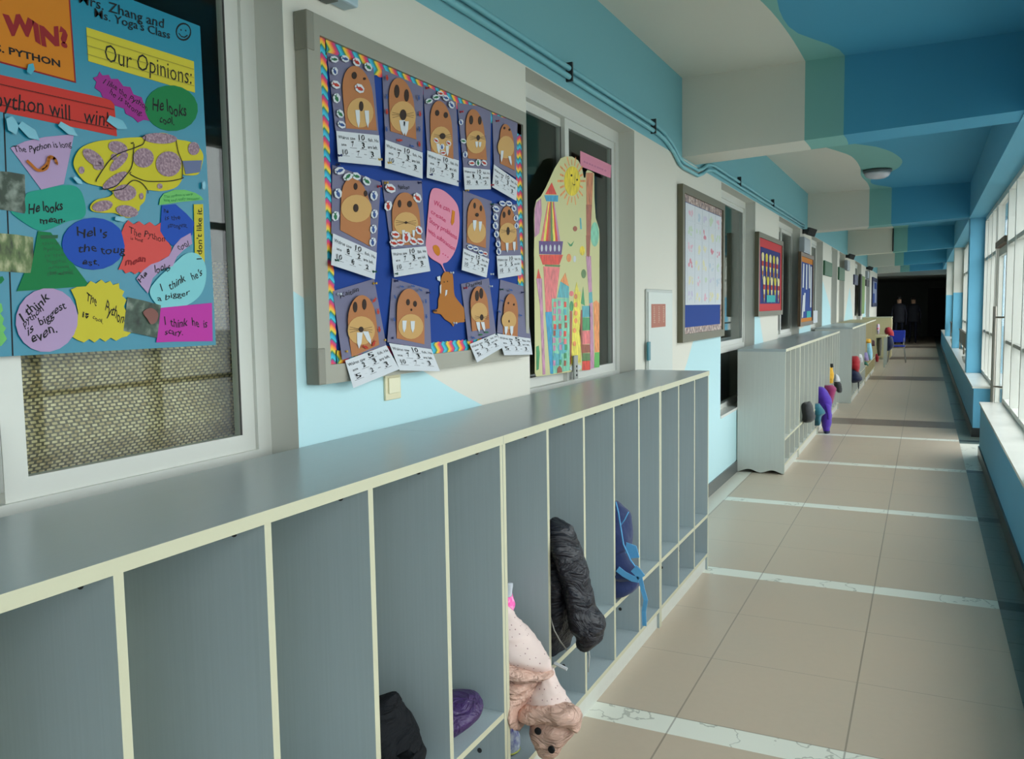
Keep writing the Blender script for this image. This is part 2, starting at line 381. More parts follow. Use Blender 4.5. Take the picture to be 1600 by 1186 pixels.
# left windows: sliding aluminium sashes above a transom
def left_window(i, a, b, mull, lower=True):
    FX = -1.60
    o = struct('window_%d' % i, box(FX-.05, FX, a, b, 2.43, 2.495), M_ALU)
    def st(nm, *q, m=M_ALU): return struct(nm, box(*q), m, o)
    st('frame_post', FX-.05, FX, b-.05, b, .585, 2.43); st('frame_post', FX-.05, FX, a, a+.05, .585, 2.43)
    st('transom', FX-.05, FX, a+.05, b-.05, 1.08, 1.135)
    st('bottom_rail', FX-.05, FX, a+.05, b-.05, .585, .63)
    struct('window_sill', box(FX, WX+.008, a, b, .565, .587), M_SILL, o)
    # sashes
    for k, (s, e) in enumerate(((a+.05, mull+.025), (mull-.025, b-.05))):
        xx = FX-.022 if k else FX-.045
        bm = bmesh.new(); z0, z1, wdt = 1.135, 2.43, .05
        bx(bm, xx-.012, xx+.012, s, e, z0, z0+.045); bx(bm, xx-.012, xx+.012, s, e, z1-.04, z1)
        bx(bm, xx-.012, xx+.012, s, s+wdt, z0+.045, z1-.04); bx(bm, xx-.012, xx+.012, e-wdt, e, z0+.045, z1-.04)
        sh = struct('sash', bm, M_ALU, o)
        struct('glass', box(xx-.003, xx+.003, s+wdt, e-wdt, z0+.045, z1-.04), M_GLASSC, sh)
        struct('seal', box(xx+.0121, xx+.014, e-wdt-.004, e-wdt+.001, z0+.045, z1-.04), M_RUBBER, sh)
    st('glass', FX-.03, FX-.024, a+.05, b-.05, .63, 1.08, m=M_GLASSC)
    return o
W1 = left_window(1, .22, 1.754, 1.04)
W2 = left_window(2, 3.232, 4.683, 3.93)
W3 = left_window(3, 6.955, 8.48, 7.42)
W4 = left_window(4, 9.95, 11.75, 10.85)
for k, (a, b) in enumerate(((13.0, 14.5), (15.9, 17.0), (17.4, 18.6), (21.5, 23.6), (25.6, 27.4))): left_window(5+k, a, b, (a+b)/2)
left_window(10, -3.2, -1.3, -2.2)

# right windows: white frames between the columns, glass door in the gap
def rwin(i, a, b, z0, panel=None):
    o = struct('window_%d' % i, box(GX-.02, GX+.05, a, b, 2.53, 2.58), M_ALU)
    struct('bottom_rail', box(GX-.02, GX+.05, a, b, z0, z0+.045), M_ALU, o)
    n = max(2, round((b-a)/.78)); st = (b-a)/n
    for k in range(n+1):
        y = min(max(a+k*st, a+.03), b-.03)
        struct('mullion', box(GX-.025, GX+.05, y-.03, y+.03, z0+.045, 2.53), M_ALU, o)
    struct('mid_rail', box(GX-.012, GX+.04, a, b, 1.10, 1.13), M_ALUD, o)
    struct('top_rail', box(GX-.012, GX+.04, a, b, 2.02, 2.06), M_ALU, o)
    struct('glass', box(GX+.01, GX+.016, a+.03, b-.03, z0+.045, 2.53), M_GLASS, o)
    return o
rwin(11, -5.9, -.65, .53); rwin(12, -.25, 4.85, .53); rwin(13, 5.25, 9.2, .53)
rwin(14, 10.6, 12.6, .56); rwin(15, 13.0, 19.25, .56); rwin(16, 19.65, 26.0, .56); rwin(17, 26.4, 31.9, .56)
# lower railings seen beyond the glass of the far bays
M_RAIL = mat('railing_panel', (96, 92, 82), .5)
for a, b in ((13.1, 19.1), (19.75, 25.9), (26.5, 31.8)):
    g = thing('balcony_railing', 'dark low railing panel on the sill between %s columns' % {13.1: 'the second and third', 19.75: 'the third and fourth', 26.5: 'the last two'}[a], 'railing', (.63, a, .56))
    link('rail', box(.615, .65, a, b, .93, .96), M_RAIL, g)
    link('infill_panel', box(.625, .64, a, b, .70, .93), M_RAIL, g)
    for k in range(4): link('foot', box(.62, .645, a+.2+k*(b-a-.4)/3, a+.23+k*(b-a-.4)/3, .56, .70), M_RAIL, g)
# door
dr = struct('door_1', box(GX-.02, GX+.05, 9.24, 9.30, 0, 2.58), M_ALU)
for q in ((10.48, 10.55, 0, 2.58),): struct('door_post', box(GX-.02, GX+.05, q[0], q[1], q[2], q[3]), M_ALU, dr)
struct('door_lintel', box(GX-.04, GX+.05, 9.30, 10.48, 2.06, 2.12), mat('lintel_brown', (128, 112, 96), .6), dr)
struct('door_top_rail', box(GX-.02, GX+.05, 9.30, 10.48, 2.52, 2.58), M_ALU, dr)
bm = bmesh.new(); bx(bm, GX-.005, GX+.035, 9.32, 9.40, .01, 2.05); bx(bm, GX-.005, GX+.035, 10.38, 10.46, .01, 2.05); bx(bm, GX-.005, GX+.035, 9.40, 10.38, 1.97, 2.05); bx(bm, GX-.005, GX+.035, 9.40, 10.38, .01, .12)
lf = struct('door_leaf', bm, M_ALU, dr)
struct('glass', box(GX+.012, GX+.018, 9.40, 10.38, .12, 1.97), M_GLASS, lf)
struct('glass', box(GX+.012, GX+.018, 9.30, 10.48, 2.12, 2.52), M_GLASS, dr)
M_STEEL = mat('brushed_steel', (150, 146, 138), .35, .5, .8)
bm = tube(bmesh.new(), [(.612, 9.50, .45), (.612, 9.50, 1.447)], .017, 10)
for z in (.66, 1.34): tube(bm, [(.612, 9.50, z), (GX-.004, 9.44, z)], .009, 8)
struct('door_handle', bm, M_STEEL, dr)

# outside: opposite low building, bare tree, ground
M_OUT = mat('outdoor_paving', (150, 152, 148), .9)
struct('ground', box(1.6, 60, -40, 60, -.4, -.05), M_OUT)
bt = thing('bare_tree', 'bare leafless tree standing outside the corridor windows', 'tree', (9, 3.5, -.05))
bm = bmesh.new(); rnd = random.Random(4)
def branch(p, d, L, r, lv):
    q = p+d*L; tube(bm, [p, (p+q)/2+Vector((rnd.uniform(-.05, .05),)*3)*L, q], [r, r*.85, r*.7], 5)
    if lv == 0: return
    for k in range(3):
        nd = (d+Vector((rnd.uniform(-.8, .8), rnd.uniform(-.8, .8), rnd.uniform(-.1, .6)))).normalized(); branch(q, nd, L*.7, r*.62, lv-1)
branch(Vector((9, 3.5, -.05)), Vector((0, 0, 1)), 2.0, .14, 5)
link('trunk_and_branches', bm, mat('bark', (70, 64, 56), .9), bt)

# ------------------------------------------------------------------ cubby units
def cubby(y0, nb, xf, h, label, cat='cubby shelf', body=None, xb=None, shelf=.32, wavy=False, caps=True):
    body = body or M_LAM; xb = WX+.008 if xb is None else xb; T = .018; pitch = .3214
    y1 = y0+nb*pitch
    t = thing('cubby_unit', label, cat, ((xf+xb)/2, (y0+y1)/2, 0), 'grey coat cubbies along the left wall' if body is not M_CREAM else 'cream coat cubbies along the left wall')
    E = [body, M_EDGE]; TT = [M_TOP if body is not M_CREAM else body, M_EDGE]
    def prt(nm, bm, ms=E): o = link(nm, bm, ms, t); edgeband(o); return o
    prt('top', box(xb, xf+.004, y0, y1-.0015, h-.025, h), TT)
    for i in range(nb+1):
        y = y0+i*pitch
        a, b = (y+.0005, y+T) if i == 0 else ((y-T, y-.002) if i == nb else (y-T/2, y+T/2))
        z0 = .0 if i in (0, nb) else .095
        bm = box(xb, xf, a, b, z0, h-.0255)
        if i == 0 and wavy:
            bm.free(); bm = bmesh.new(); n = 24; pr = [(xb, h-.0255), (xb, .02)]
            for k in range(n+1):
                u = k/n; pr.append((xb+(xf-xb)*u, .005+.028*(.5-.5*math.cos(u*math.pi*4))*(1 if .08 < u < .97 else .3)))
            pr.append((xf, h-.0255)); f = bm.faces.new([bm.verts.new((p[0], a, p[1])) for p in pr])
            r = bmesh.ops.extrude_face_region(bm, geom=[f])
            for g in r['geom']:
                if isinstance(g, bmesh.types.BMVert): g.co.y = b
            bmesh.ops.recalc_face_normals(bm, faces=bm.faces[:])
        dv = prt('side_panel' if i in (0, nb) else 'divider', bm)
        if caps and i > 0:
            for cx_, cz_ in ((xf-.075, h-.05), (xf-.085, .185)): link('screw_cap', lathe(bmesh.new(), [(.0075, 0), (.0075, -.002), (.004, -.0025)], (cx_, a, cz_), 12, 'y'), M_SCREW, dv)
    ia, ib = y0+T+.0005, y1-T-.0005
    # shelf and floor split at the dividers: one board each
    prt('shelf', box(xb+.012, xf-.001, ia, ib, shelf-.018, shelf))
    prt('bottom_board', box(xb+.012, xf-.001, ia, ib, .077, .095))
    prt('plinth', box(xf-.03, xf-.012, ia, ib, .0, .077), [M_PLINTH, M_PLINTH])
    prt('back_panel', box(xb, xb+.012, ia, ib, .0, h-.0255))
    return t
XF = -1.083
cubby(.525, 5, XF, 1.138, 'nearest grey cubby unit, cut off by the left edge, holding a black bag')
cubby(2.132, 5, XF, 1.138, 'grey five-bay cubby unit holding the pink coat, black jacket and backpack')
cubby(3.739, 3, XF, 1.136, 'short empty three-bay grey cubby unit at the end of the near row')
cubby(7.62, 3, -1.086, 1.112, 'grey cubby unit with wavy-bottomed end panel, beside the dark low window', wavy=True, body=M_LAM2)
cubby(8.585, 5, -1.086, 1.112, 'grey cubby unit with the black coat and purple coat hanging out', body=M_LAM2)
cubby(10.192, 5, -1.086, 1.112, 'grey cubby unit with the yellow and the black and white clothes', body=M_LAM2)
cubby(11.80, 3, -1.086, 1.112, 'last grey cubby of the middle row, just before the protruding unit', caps=False, body=M_LAM2)
cubby(13.5, 5, -.97, 1.14, 'protruding grey cubby unit with the red coat and navy coat', caps=False, body=M_LAM2)
cubby(15.11, 5, -.97, 1.14, 'grey cubby unit between the red coat and the cream cubbies', caps=False, body=M_LAM2)
cubby(17.0, 5, -.98, 1.14, 'first cream cubby unit down the hall, with light blue coat', body=M_CREAM, caps=False)
cubby(18.61, 5, -.98, 1.14, 'second cream cubby unit down the hall, by the small table', body=M_CREAM, caps=False)
#INSERT_MORE
# ------------------------------------------------------------------ colours of paper and paint
def pm(n, rgb, rough=.75, **k): return mat('paper_'+n, tuple(v*.9 for v in rgb), rough, .25, **k)
P_CYAN = mat('poster_card_cyan', (12, 122, 148), .35, .5); P_YEL = pm('yellow', (214, 200, 62)); P_GRN = pm('green', (30, 128, 74)); P_LIL = pm('lilac', (188, 160, 200)); P_TEAL = pm('sea_green', (44, 162, 140))
P_BLU = pm('blue', (40, 84, 184)); P_RED = pm('coral', (226, 88, 84)); P_PUR = pm('purple', (160, 50, 140)); P_MAG = pm('magenta', (200, 62, 170)); P_CY2 = pm('pale_cyan', (140, 214, 222)); P_LGR = pm('light_green', (120, 200, 112))
P_ORG = pm('orange', (214, 130, 34)); P_DRED = pm('dark_red', (150, 40, 44)); P_STRIP = pm('red', (206, 60, 52)); P_WHT = pm('white', (222, 226, 232)); P_SLATE = pm('slate', (124, 122, 150)); P_BROWN = pm('brown', (188, 124, 80)); P_TAN = pm('tan', (214, 170, 108))
P_BOARD = pm('board_blue', (26, 66, 150)); P_PINK = pm('pink', (236, 150, 176)); P_INKR = pm('pink_ink', (214, 60, 110)); P_FISHR = pm('fish_red', (190, 62, 48)); P_FISHB = pm('fish_blue', (60, 88, 150)); P_FISHG = pm('fish_green', (52, 120, 80)); P_TOPAZ = pm('golden_brown', (184, 116, 50)); P_CRM = pm('cream', (226, 222, 168))
M_FRAME = mat('grey_board_frame', (150, 148, 136), .45, .4, .2); M_FRAME2 = mat('olive_board_frame', (96, 92, 72), .5)
def noisy(name, cols, sc=14, stretch=(1, 1, 1)):
    k = NT(name, .5, .4); mp = k.n.nodes.new('ShaderNodeMapping'); mp.inputs['Scale'].default_value = stretch; k.n.links.new(k.pos, mp.inputs[0])
    r = k.n.nodes.new('ShaderNodeValToRGB'); k.put(r.inputs[0], k.noise(sc, 4, mp.outputs[0])); cr = r.color_ramp
    n = len(cols)
    while len(cr.elements) < n: cr.elements.new(.5)
    for i, c in enumerate(cols): cr.elements[i].position = .3+.4*i/(n-1); cr.elements[i].color = lin(c)
    return k.out(r.outputs[0])
# ================================================================== woven blind behind window 1
def weave():
    k = NT('woven_blind', .6, .4)
    a = k.math('MULTIPLY', k.y, 1/.0185); b = k.math('MULTIPLY', k.z, 1/.0078)
    row = k.math('MODULO', k.math('FLOOR', b), 2)
    fa = k.math('FRACT', k.math('ADD', a, k.math('MULTIPLY', row, .5))); fb = k.math('FRACT', b)
    on = k.math('MULTIPLY', k.math('LESS_THAN', fa, .68), k.math('LESS_THAN', k.math('ABSOLUTE', k.math('SUBTRACT', fb, .5)), .34))
    wn = k.n.nodes.new('ShaderNodeTexWhiteNoise'); wn.noise_dimensions = '2D'; cv = k.n.nodes.new('ShaderNodeCombineXYZ')
    k.put(cv.inputs[0], k.math('FLOOR', a)); k.put(cv.inputs[1], k.math('FLOOR', b)); k.n.links.new(cv.outputs[0], wn.inputs['Vector'])
    c = k.mix(wn.outputs['Value'], lin((176, 148, 98)), lin((226, 204, 158)))
    return k.out(k.mix(on, lin((84, 72, 50)), c))
bm = bmesh.new(); n = 60; L = []
for i in range(n+1):
    z = 1.16+(1.64-1.16)*i/n; x = -1.700+.012*math.sin(z*42)
    L.append((bm.verts.new((x, .24, z)), bm.verts.new((x, 1.74, z)), bm.verts.new((x-.004, 1.74, z)), bm.verts.new((x-.004, .24, z))))
for A, B in zip(L, L[1:]):
    for k in range(4): bm.faces.new((A[k], A[(k+1) % 4], B[(k+1) % 4], B[k]))
bm.faces.new(L[0]); bm.faces.new(L[-1][::-1])
bl = link('woven_blind', bm, weave(), None); tag(bl, 'woven tan blind hanging inside the near window under the python poster', 'blind')

# ================================================================== python poster
PX = -1.588
A = crop(0, 0, .3203); B = crop(0, 300, .42143); C1 = crop(0, 0, .16859)
TR, BR = wx(312, 41, PX), wx(337, 539, PX); BL = wx(0, 557.5, PX)
po = thing('opinion_poster', 'cyan poster about a python taped to the near classroom window', 'poster', (PX, BR.y, BR.z))
bm = bmesh.new(); d = (BL-BR).normalized(); W_ = .86
tl = TR+(d*W_)+Vector((0, 0, .0)); q = [BR, BR+d*W_, Vector((PX, TR.y-W_, TR.z+.005)), TR]
f = bm.faces.new([bm.verts.new(v) for v in q]); f.normal_update()
if f.normal.x < 0: f.normal_flip()
r_ = bmesh.ops.extrude_face_region(bm, geom=[f])
for g in r_['geom']:
    if isinstance(g, bmesh.types.BMVert): g.co.x += .001
card = link('backing_card', bm, P_CYAN, po)
L1, L2, L3 = PX+.0012, PX+.0064, PX+.0080
CUTX = {}
def cut(nm, pts, m, X=None, sm=False):
    X = L1+len(CUTX)*.00013; o = paper(nm, smooth_pts(pts) if sm else pts, X, m, po); CUTX[o.name] = X; return o
def t1(o, lines, m=M_BLK, X=None, jit=.6): X = CUTX.get(o.name, L1)+.0013; return words(lines, X, m, o, 'lettering', jit)
def T(cr, s, a, b, h, bold=.01): a, b, h = cr(a, b, h); return (s, a, b, h, bold)
link('fold_line', ribbon(bmesh.new(), [(5, 150), (12, 340), (20, 556)], L1, .003), M_BLK, po)
o = cut('title_sign', A((-120, -70), (338, -40), (370, 405), (-120, 275)), P_DRED); paper('title_field', A((-120, -70), (330, -42), (362, 396), (-120, 266)), CUTX[o.name]+.0009, P_ORG, o); CUTX[o.name] += .0009
t1(o, [T(C1, 'WIN?', (30, 285), (640, 462), (15, 112), .06)], P_DRED); t1(o, [T(C1, 'VS. PYTHON', (-130, 446), (560, 622), (-135, 380), .03)], jit=0)
o = cut('headline_strip', A((-110, 335), (0, 365), (555, 490), (570, 665), (0, 545), (-110, 520)), P_STRIP); t1(o, [T(A, 'python will   win!', (-22, 515), (528, 622), (-22, 432), .0)], jit=.2)
bm = bmesh.new()
for v in (.25, .8):
    ribbon(bm, A((-100, 345+v*175), (0, 365+v*180), (557, 490+v*175)), L2, .0012)
link('ruled_line', bm, M_BLK, o)
t1(card, [T(A, 'Mrs. Zhang and', (385, 12), (800, 138), (385, -38), .004), T(A, "Ms. Yoga's Class", (462, 82), (830, 190), (462, 40), .004)], X=L1, jit=.1)
bm = bmesh.new(); e = A(*ell(895, 155, 35, 40)); ribbon(bm, e+[e[0]], L1, .004); ribbon(bm, A((872, 162), (885, 178), (900, 182), (915, 172)), L1, .003); ribbon(bm, A((882, 142), (884, 150)), L1, .004); ribbon(bm, A((905, 145), (907, 153)), L1, .004)
link('smiling_face_doodle', bm, M_BLK, card)
o = cut('heading_strip', A((420, 133), (945, 300), (950, 452), (430, 298)), P_YEL); t1(o, [T(A, 'Our Opinions:', (512, 298), (935, 412), (512, 212), -.004)], jit=.15)
bm = bmesh.new()
for v in (.25, .52, .78): ribbon(bm, A((421, 133+v*165), (947, 300+v*152)), L2, .0009)
link('ruled_line', bm, mat('pencil_grey', (110, 104, 50), .8), o)
o = cut('purple_splash', A((485, 350), (500, 368), (530, 365), (540, 385), (575, 385), (600, 420), (635, 425), (650, 460), (690, 475), (700, 505), (740, 520), (750, 560), (735, 590), (700, 585), (672, 598), (650, 575), (612, 555), (605, 530), (560, 515), (540, 490), (500, 475), (490, 450), (462, 430), (470, 400), (453, 380), (475, 372)), P_PUR)
t1(o, [T(A, 'I like the Python', (505, 405), (715, 540), (515, 380), .0), T(A, 'he is strong.', (535, 455), (690, 570), (545, 432), .0)])
o = cut('green_oval', A(*ell(835, 528, 130, 112, .12)), P_GRN); t1(o, [T(A, 'He looks', (745, 530), (908, 575), (745, 470), .012), T(A, 'cool.', (778, 602), (850, 606), (778, 565), .012)])
o = cut('lilac_card', A((50, 722), (120, 690), (220, 668), (360, 655), (335, 780), (310, 898), (240, 915), (200, 925)), P_LIL); t1(o, [T(A, 'The Python is long', (70, 748), (352, 712), (66, 716), .004)])
bm = bmesh.new(); ribbon(bm, smooth_pts(A((135, 785), (150, 800), (185, 830), (225, 822), (237, 790), (245, 765), (268, 775), (278, 800), (268, 775), (240, 768), (230, 800), (190, 826)), 4)[:44], L2, .006); link('snake_drawing', bm, mat('crayon_brown', (170, 96, 20), .8), o)
PH = [noisy('photo_print_dark', [(14, 20, 16), (40, 58, 44), (150, 160, 150)], 22), noisy('photo_print_tan', [(20, 26, 20), (90, 110, 62), (180, 178, 140)], 26, (1, 2, 1)), noisy('photo_print_jaws', [(20, 34, 26), (60, 80, 66), (130, 140, 128)], 30)]
o = cut('animal_photo', A((-80, 830), (40, 838), (120, 852), (125, 1042), (60, 1030), (-80, 1012)), PH[0])
o = cut('sea_green_blob', A((125, 950), (200, 925), (330, 902), (392, 930), (418, 1020), (400, 1065), (330, 1080), (230, 1122), (170, 1118), (80, 1060), (55, 1030), (120, 1040)), P_TEAL, PX+.0011, True); t1(o, [T(A, 'He looks', (140, 1038), (305, 1030), (140, 990), .02), T(A, 'mean.', (195, 1090), (318, 1085), (195, 1058), .02)], X=L1)
o = cut('animal_photo', B((-60, 148), (60, 158), (122, 168), (124, 302), (-60, 290)), PH[1])
o = cut('green_triangle', B((140, 145), (188, 150), (240, 225), (332, 348), (180, 360), (62, 368), (90, 300), (112, 300)), P_GRN); t1(o, [T(B, s, (150+6*i, 175+22*i), (215+8*i, 172+22*i), (150+6*i, 162+22*i), -.006) for i, s in enumerate(['I', 'think', 'Python', 'is the', 'biggest', 'animal', 'of the'])]+[T(B, 'the world.', (175, 310), (275, 305), (175, 292), -.006)], mat('faint_ink', (24, 84, 52), .7))
o = cut('blue_oval', B(*ell(347, 192, 118, 97)), P_BLU); t1(o, [T(B, "Hel 's", (285, 165), (398, 168), (285, 132), .012), T(B, 'the toug', (290, 220), (463, 232), (290, 190), .006), T(B, 'est.', (305, 270), (368, 272), (305, 246), .006)])
zz = [(462, 120)]+[(475+k*20, 105+(14 if k % 2 else 0)+k*1.5) for k in range(7)]+[(618, 150), (612, 165), (622, 185), (635, 205), (630, 235), (600, 250), (575, 268), (545, 290), (528, 305), (515, 295), (500, 305), (485, 295), (465, 302), (455, 288), (438, 288), (455, 250), (462, 200), (450, 150)]
o = cut('coral_zigzag_card', B(*zz), P_RED); t1(o, [T(B, 'The Python', (478, 155), (612, 185), (480, 130), -.004), T(B, 'is long', (485, 175), (530, 185), (485, 163), -.004)]); t1(o, [T(B, 'mean', (462, 275), (540, 255), (466, 250), .03)], P_DRED)
o = cut('navy_card', B((600, 50), (650, 45), (690, 80), (720, 112), (712, 160), (640, 200), (615, 180), (593, 145)), P_BLU); t1(o, [T(B, 'he', (608, 75), (625, 78), (608, 60), 0), T(B, 'is the', (612, 103), (668, 103), (612, 85), 0), T(B, 'strongest.', (622, 133), (695, 132), (622, 115), 0)])
o = cut('pale_green_cap', A((775, 1000), (780, 970), (798, 945), (850, 926), (900, 926), (950, 940), (980, 958), (992, 975), (880, 985)), P_LGR); t1(o, [T(A, "The python is very", (800, 965), (940, 952), (800, 952), -.005), T(A, "long and really awesome", (800, 985), (975, 972), (800, 970), -.005)], P_GRN)
o = cut('yellow_strip', B((718, 46), (752, 45), (756, 160), (758, 270), (735, 258), (722, 240)), P_YEL); t1(o, [T(B, "I don't like it.", (749, 250), (748, 58), (730, 250), .01)], jit=.2)
o = cut('pale_cyan_blob', B(*[(555, 365), (585, 320), (640, 270), (690, 228), (735, 232), (762, 275), (760, 340), (735, 390), (680, 425), (610, 435), (570, 405)]), P_CY2, L1, True); t1(o, [T(B, "I   think   he's", (600, 372), (752, 308), (594, 344), .01), T(B, 'a bigger', (585, 405), (705, 380), (583, 385), .01)])
o = cut('lilac_wave', B((505, 322), (530, 290), (560, 268), (590, 258), (625, 238), (645, 200), (670, 172), (706, 152), (712, 192), (680, 215), (655, 240), (640, 275), (600, 285), (565, 320), (548, 376), (525, 350)), P_LIL, L1+.0009); t1(o, [T(B, 'He', (520, 335), (548, 305), (508, 322), .008), T(B, 'looks', (575, 300), (632, 290), (573, 272), .008), T(B, 'cool', (662, 218), (702, 200), (655, 195), .004)], X=L2+.001)
o = cut('magenta_card', B((592, 430), (785, 411), (788, 553), (640, 555), (579, 558), (588, 500)), P_MAG); t1(o, [T(B, 'I  think  he  is', (610, 497), (770, 500), (610, 466), .01), T(B, 'scary.', (612, 527), (678, 532), (612, 505), .01)])
zz = [(262, 362), (285, 352), (318, 350), (335, 330), (355, 340), (375, 325), (390, 338), (408, 330), (418, 345), (440, 338), (442, 358), (460, 368), (452, 385), (468, 400), (458, 425), (470, 450), (458, 480), (478, 495), (492, 515), (470, 535), (450, 540), (430, 552), (410, 540), (390, 555), (370, 542), (350, 558), (330, 545), (310, 558), (285, 548), (248, 525), (268, 500), (290, 450), (280, 400)]
o = cut('yellow_zigzag_card', B(*zz), P_YEL, L1-.0004); t1(o, [T(B, 'The', (318, 405), (358, 420), (322, 372), .008), T(B, 'Python', (388, 440), (455, 490), (398, 402), .008), T(B, 'is', (305, 462), (328, 468), (308, 440), .012), T(B, 'cool.', (343, 470), (382, 488), (345, 455), .008)])
o = cut('animal_photo', B((472, 390), (530, 402), (596, 420), (590, 480), (582, 541), (520, 528), (457, 515), (464, 450)), PH[2], L1+.0009)
paper('open_jaw', smooth_pts(B((530, 445), (560, 430), (585, 450), (580, 480), (560, 490), (545, 470))), L2+.0006, mat('jaw_red', (120, 70, 62), .6), o)
o = cut('lilac_oval', B(*ell(173, 475, 114, 120, .5)), P_LIL, L1+.0005); t1(o, [T(B, 'I think', (85, 478), (188, 398), (66, 450), .012), T(B, 'python', (90, 500), (162, 440), (80, 478), .012), T(B, 'is  biggest', (105, 530), (245, 430), (98, 500), .012), T(B, 'even.', (120, 565), (212, 515), (110, 530), .012)])
cut('splatter_card', B((-30, 400), (5, 415), (10, 440), (0, 450), (14, 470), (8, 490), (22, 505), (12, 520), (25, 545), (5, 570), (-30, 580)), P_LGR)
cut('green_scrap', B((-10, 320), (8, 312), (15, 325), (5, 338), (-10, 345)), P_GRN)
# the drawn python
sn = cut('python_drawing', A((358, 800), (372, 750), (405, 715), (470, 690), (550, 680), (620, 672), (690, 668), (740, 655), (790, 648), (830, 658), (865, 680), (920, 690), (965, 715), (990, 755), (985, 800), (965, 850), (905, 855), (888, 850), (885, 880), (855, 915), (790, 932), (720, 928), (712, 940), (705, 980), (682, 1005), (678, 1025), (640, 1060), (600, 1058), (560, 1040), (500, 1038), (450, 1030), (440, 1005), (470, 975), (530, 960), (550, 940), (510, 915), (470, 905), (420, 890), (380, 850)), pm('python_yellow', (212, 200, 52)), L1, True)
P_PAT = noisy('crayon_mauve', [(104, 76, 92), (136, 108, 122), (168, 142, 150)], 60, (1, 3, 3)); bm = bmesh.new()
for e in (ell(780, 675, 85, 26, .05), ell(700, 770, 50, 48), ell(822, 800, 62, 62), ell(945, 725, 28, 32), ell(455, 770, 30, 62, -.9), ell(575, 720, 48, 30, .3), ell(580, 790, 60, 22, -.8), ell(560, 880, 70, 24, -.6), ell(610, 940, 55, 40), ell(500, 1005, 50, 26, -.2), ell(620, 1030, 55, 28, .2), ell(555, 765, 14, 16), ell(398, 830, 14, 18), ell(780, 908, 13, 13), ell(690, 957, 10, 16), ell(480, 810, 26, 20)): poly(bm, A(*e), L2, .0004)
link('brown_patch', bm, P_PAT, sn)
paper('grey_tail_piece', A((890, 785), (985, 782), (975, 840), (905, 850)), L2-.0004, mat('crayon_bluegrey', (96, 106, 140), .8), sn)
bm = bmesh.new()
for l in (((640, 700), (650, 760), (640, 820), (600, 870), (560, 910), (500, 905)), ((690, 670), (700, 700), (660, 720), (560, 760), (500, 830), (480, 880)), ((640, 840), (700, 880), (780, 885), (850, 880), (885, 860)), ((860, 690), (870, 740), (890, 800), (885, 870)), ((545, 935), (600, 920), (650, 880), (700, 900), (712, 950))): ribbon(bm, smooth_pts(A(*l), 5)[:-5], L2+.0006, .0022)
link('outline', bm, M_BLK, sn)
for a in ((570, 600, 60, 26, .5), (590, 1068, 35, 14, .1), (995, 905, 10, 22, 0), (380, 880, 30, 12, .7), (330, 630, 60, 20, .6), (140, 640, 70, 26, .7), (60, 610, 50, 30, 1.2), (150, 335, 20, 30, .2)): link('clear_tape', poly(bmesh.new(), A(*ell(*a, 5)), L2+.001, .0003), mat('glossy_tape', (60, 150, 172), .2, .6), po)

# ================================================================== big bulletin board with the walrus sheets
BX = -1.462       # front of its frame
bd = thing('bulletin_board', 'large grey framed bulletin board, blue backing with rainbow edging and walrus sheets', 'bulletin board', (WX, 2.5, 1.29))
by0, by1, bz0, bz1 = wx(505, 592, BX).y, wx(822, 172, BX).y, wx(505, 592, BX).z, wx(470, 14, BX).z
by0 = wx(492, 400, BX).y; print('board', by0, by1, bz0, bz1, wx(820, 172.5, BX), wx(828, 560, BX))
bz0 = (wx(507, 592, BX).z+wx(826, 563, BX).z)/2; bz1 = (wx(475, 16, BX).z+wx(820, 173, BX).z)/2
FWd = .052
fr_ = bmesh.new()
for q in ((by0, by1, bz1-FWd, bz1), (by0, by1, bz0, bz0+FWd), (by0, by0+FWd, bz0+FWd, bz1-FWd), (by1-.03, by1, bz0+FWd, bz1-FWd)): bx(fr_, WX+.001, BX, *q)
fo = link('frame', fr_, M_FRAME, bd)
for yy in (by0,):
    for zz_ in (bz0, bz1-.10): link('corner_cap', box(WX+.001, BX+.003, yy-.003, yy+.028, zz_, zz_+.10, bev=.004), mat('corner_grey', (128, 126, 114), .5), bd)
SXF = BX-.012
link('backing', box(WX+.001, SXF, by0+FWd, by1-.03, bz0+FWd, bz1-FWd), P_BOARD, bd)
def rainbow(name, axis, per, skew=.5):
    k = NT(name, .6, .4); v = k.y if axis == 'y' else k.z; o_ = k.z if axis == 'y' else k.y
    t = k.math('FRACT', k.math('ADD', k.math('MULTIPLY', v, 1/per), k.math('MULTIPLY', k.math('ABSOLUTE', k.math('SUBTRACT', k.math('FRACT', k.math('MULTIPLY', o_, 26)), .5)), skew)))
    r = k.n.nodes.new('ShaderNodeValToRGB'); k.put(r.inputs[0], t); cr = r.color_ramp
    cols = [(0, (60, 190, 210)), (.18, (40, 150, 190)), (.30, (40, 120, 60)), (.40, (220, 200, 60)), (.55, (240, 150, 60)), (.70, (220, 70, 80)), (.84, (190, 50, 130)), (.93, (30, 110, 120)), (1, (60, 190, 210))]
    while len(cr.elements) < len(cols): cr.elements.new(.5)
    for e, (p, c) in zip(cr.elements, cols): e.position = p; e.color = lin(c)
    return k.out(r.outputs[0])
RV, RH = rainbow('rainbow_edging_upright', 'z', .055), rainbow('rainbow_edging_level', 'y', .075)
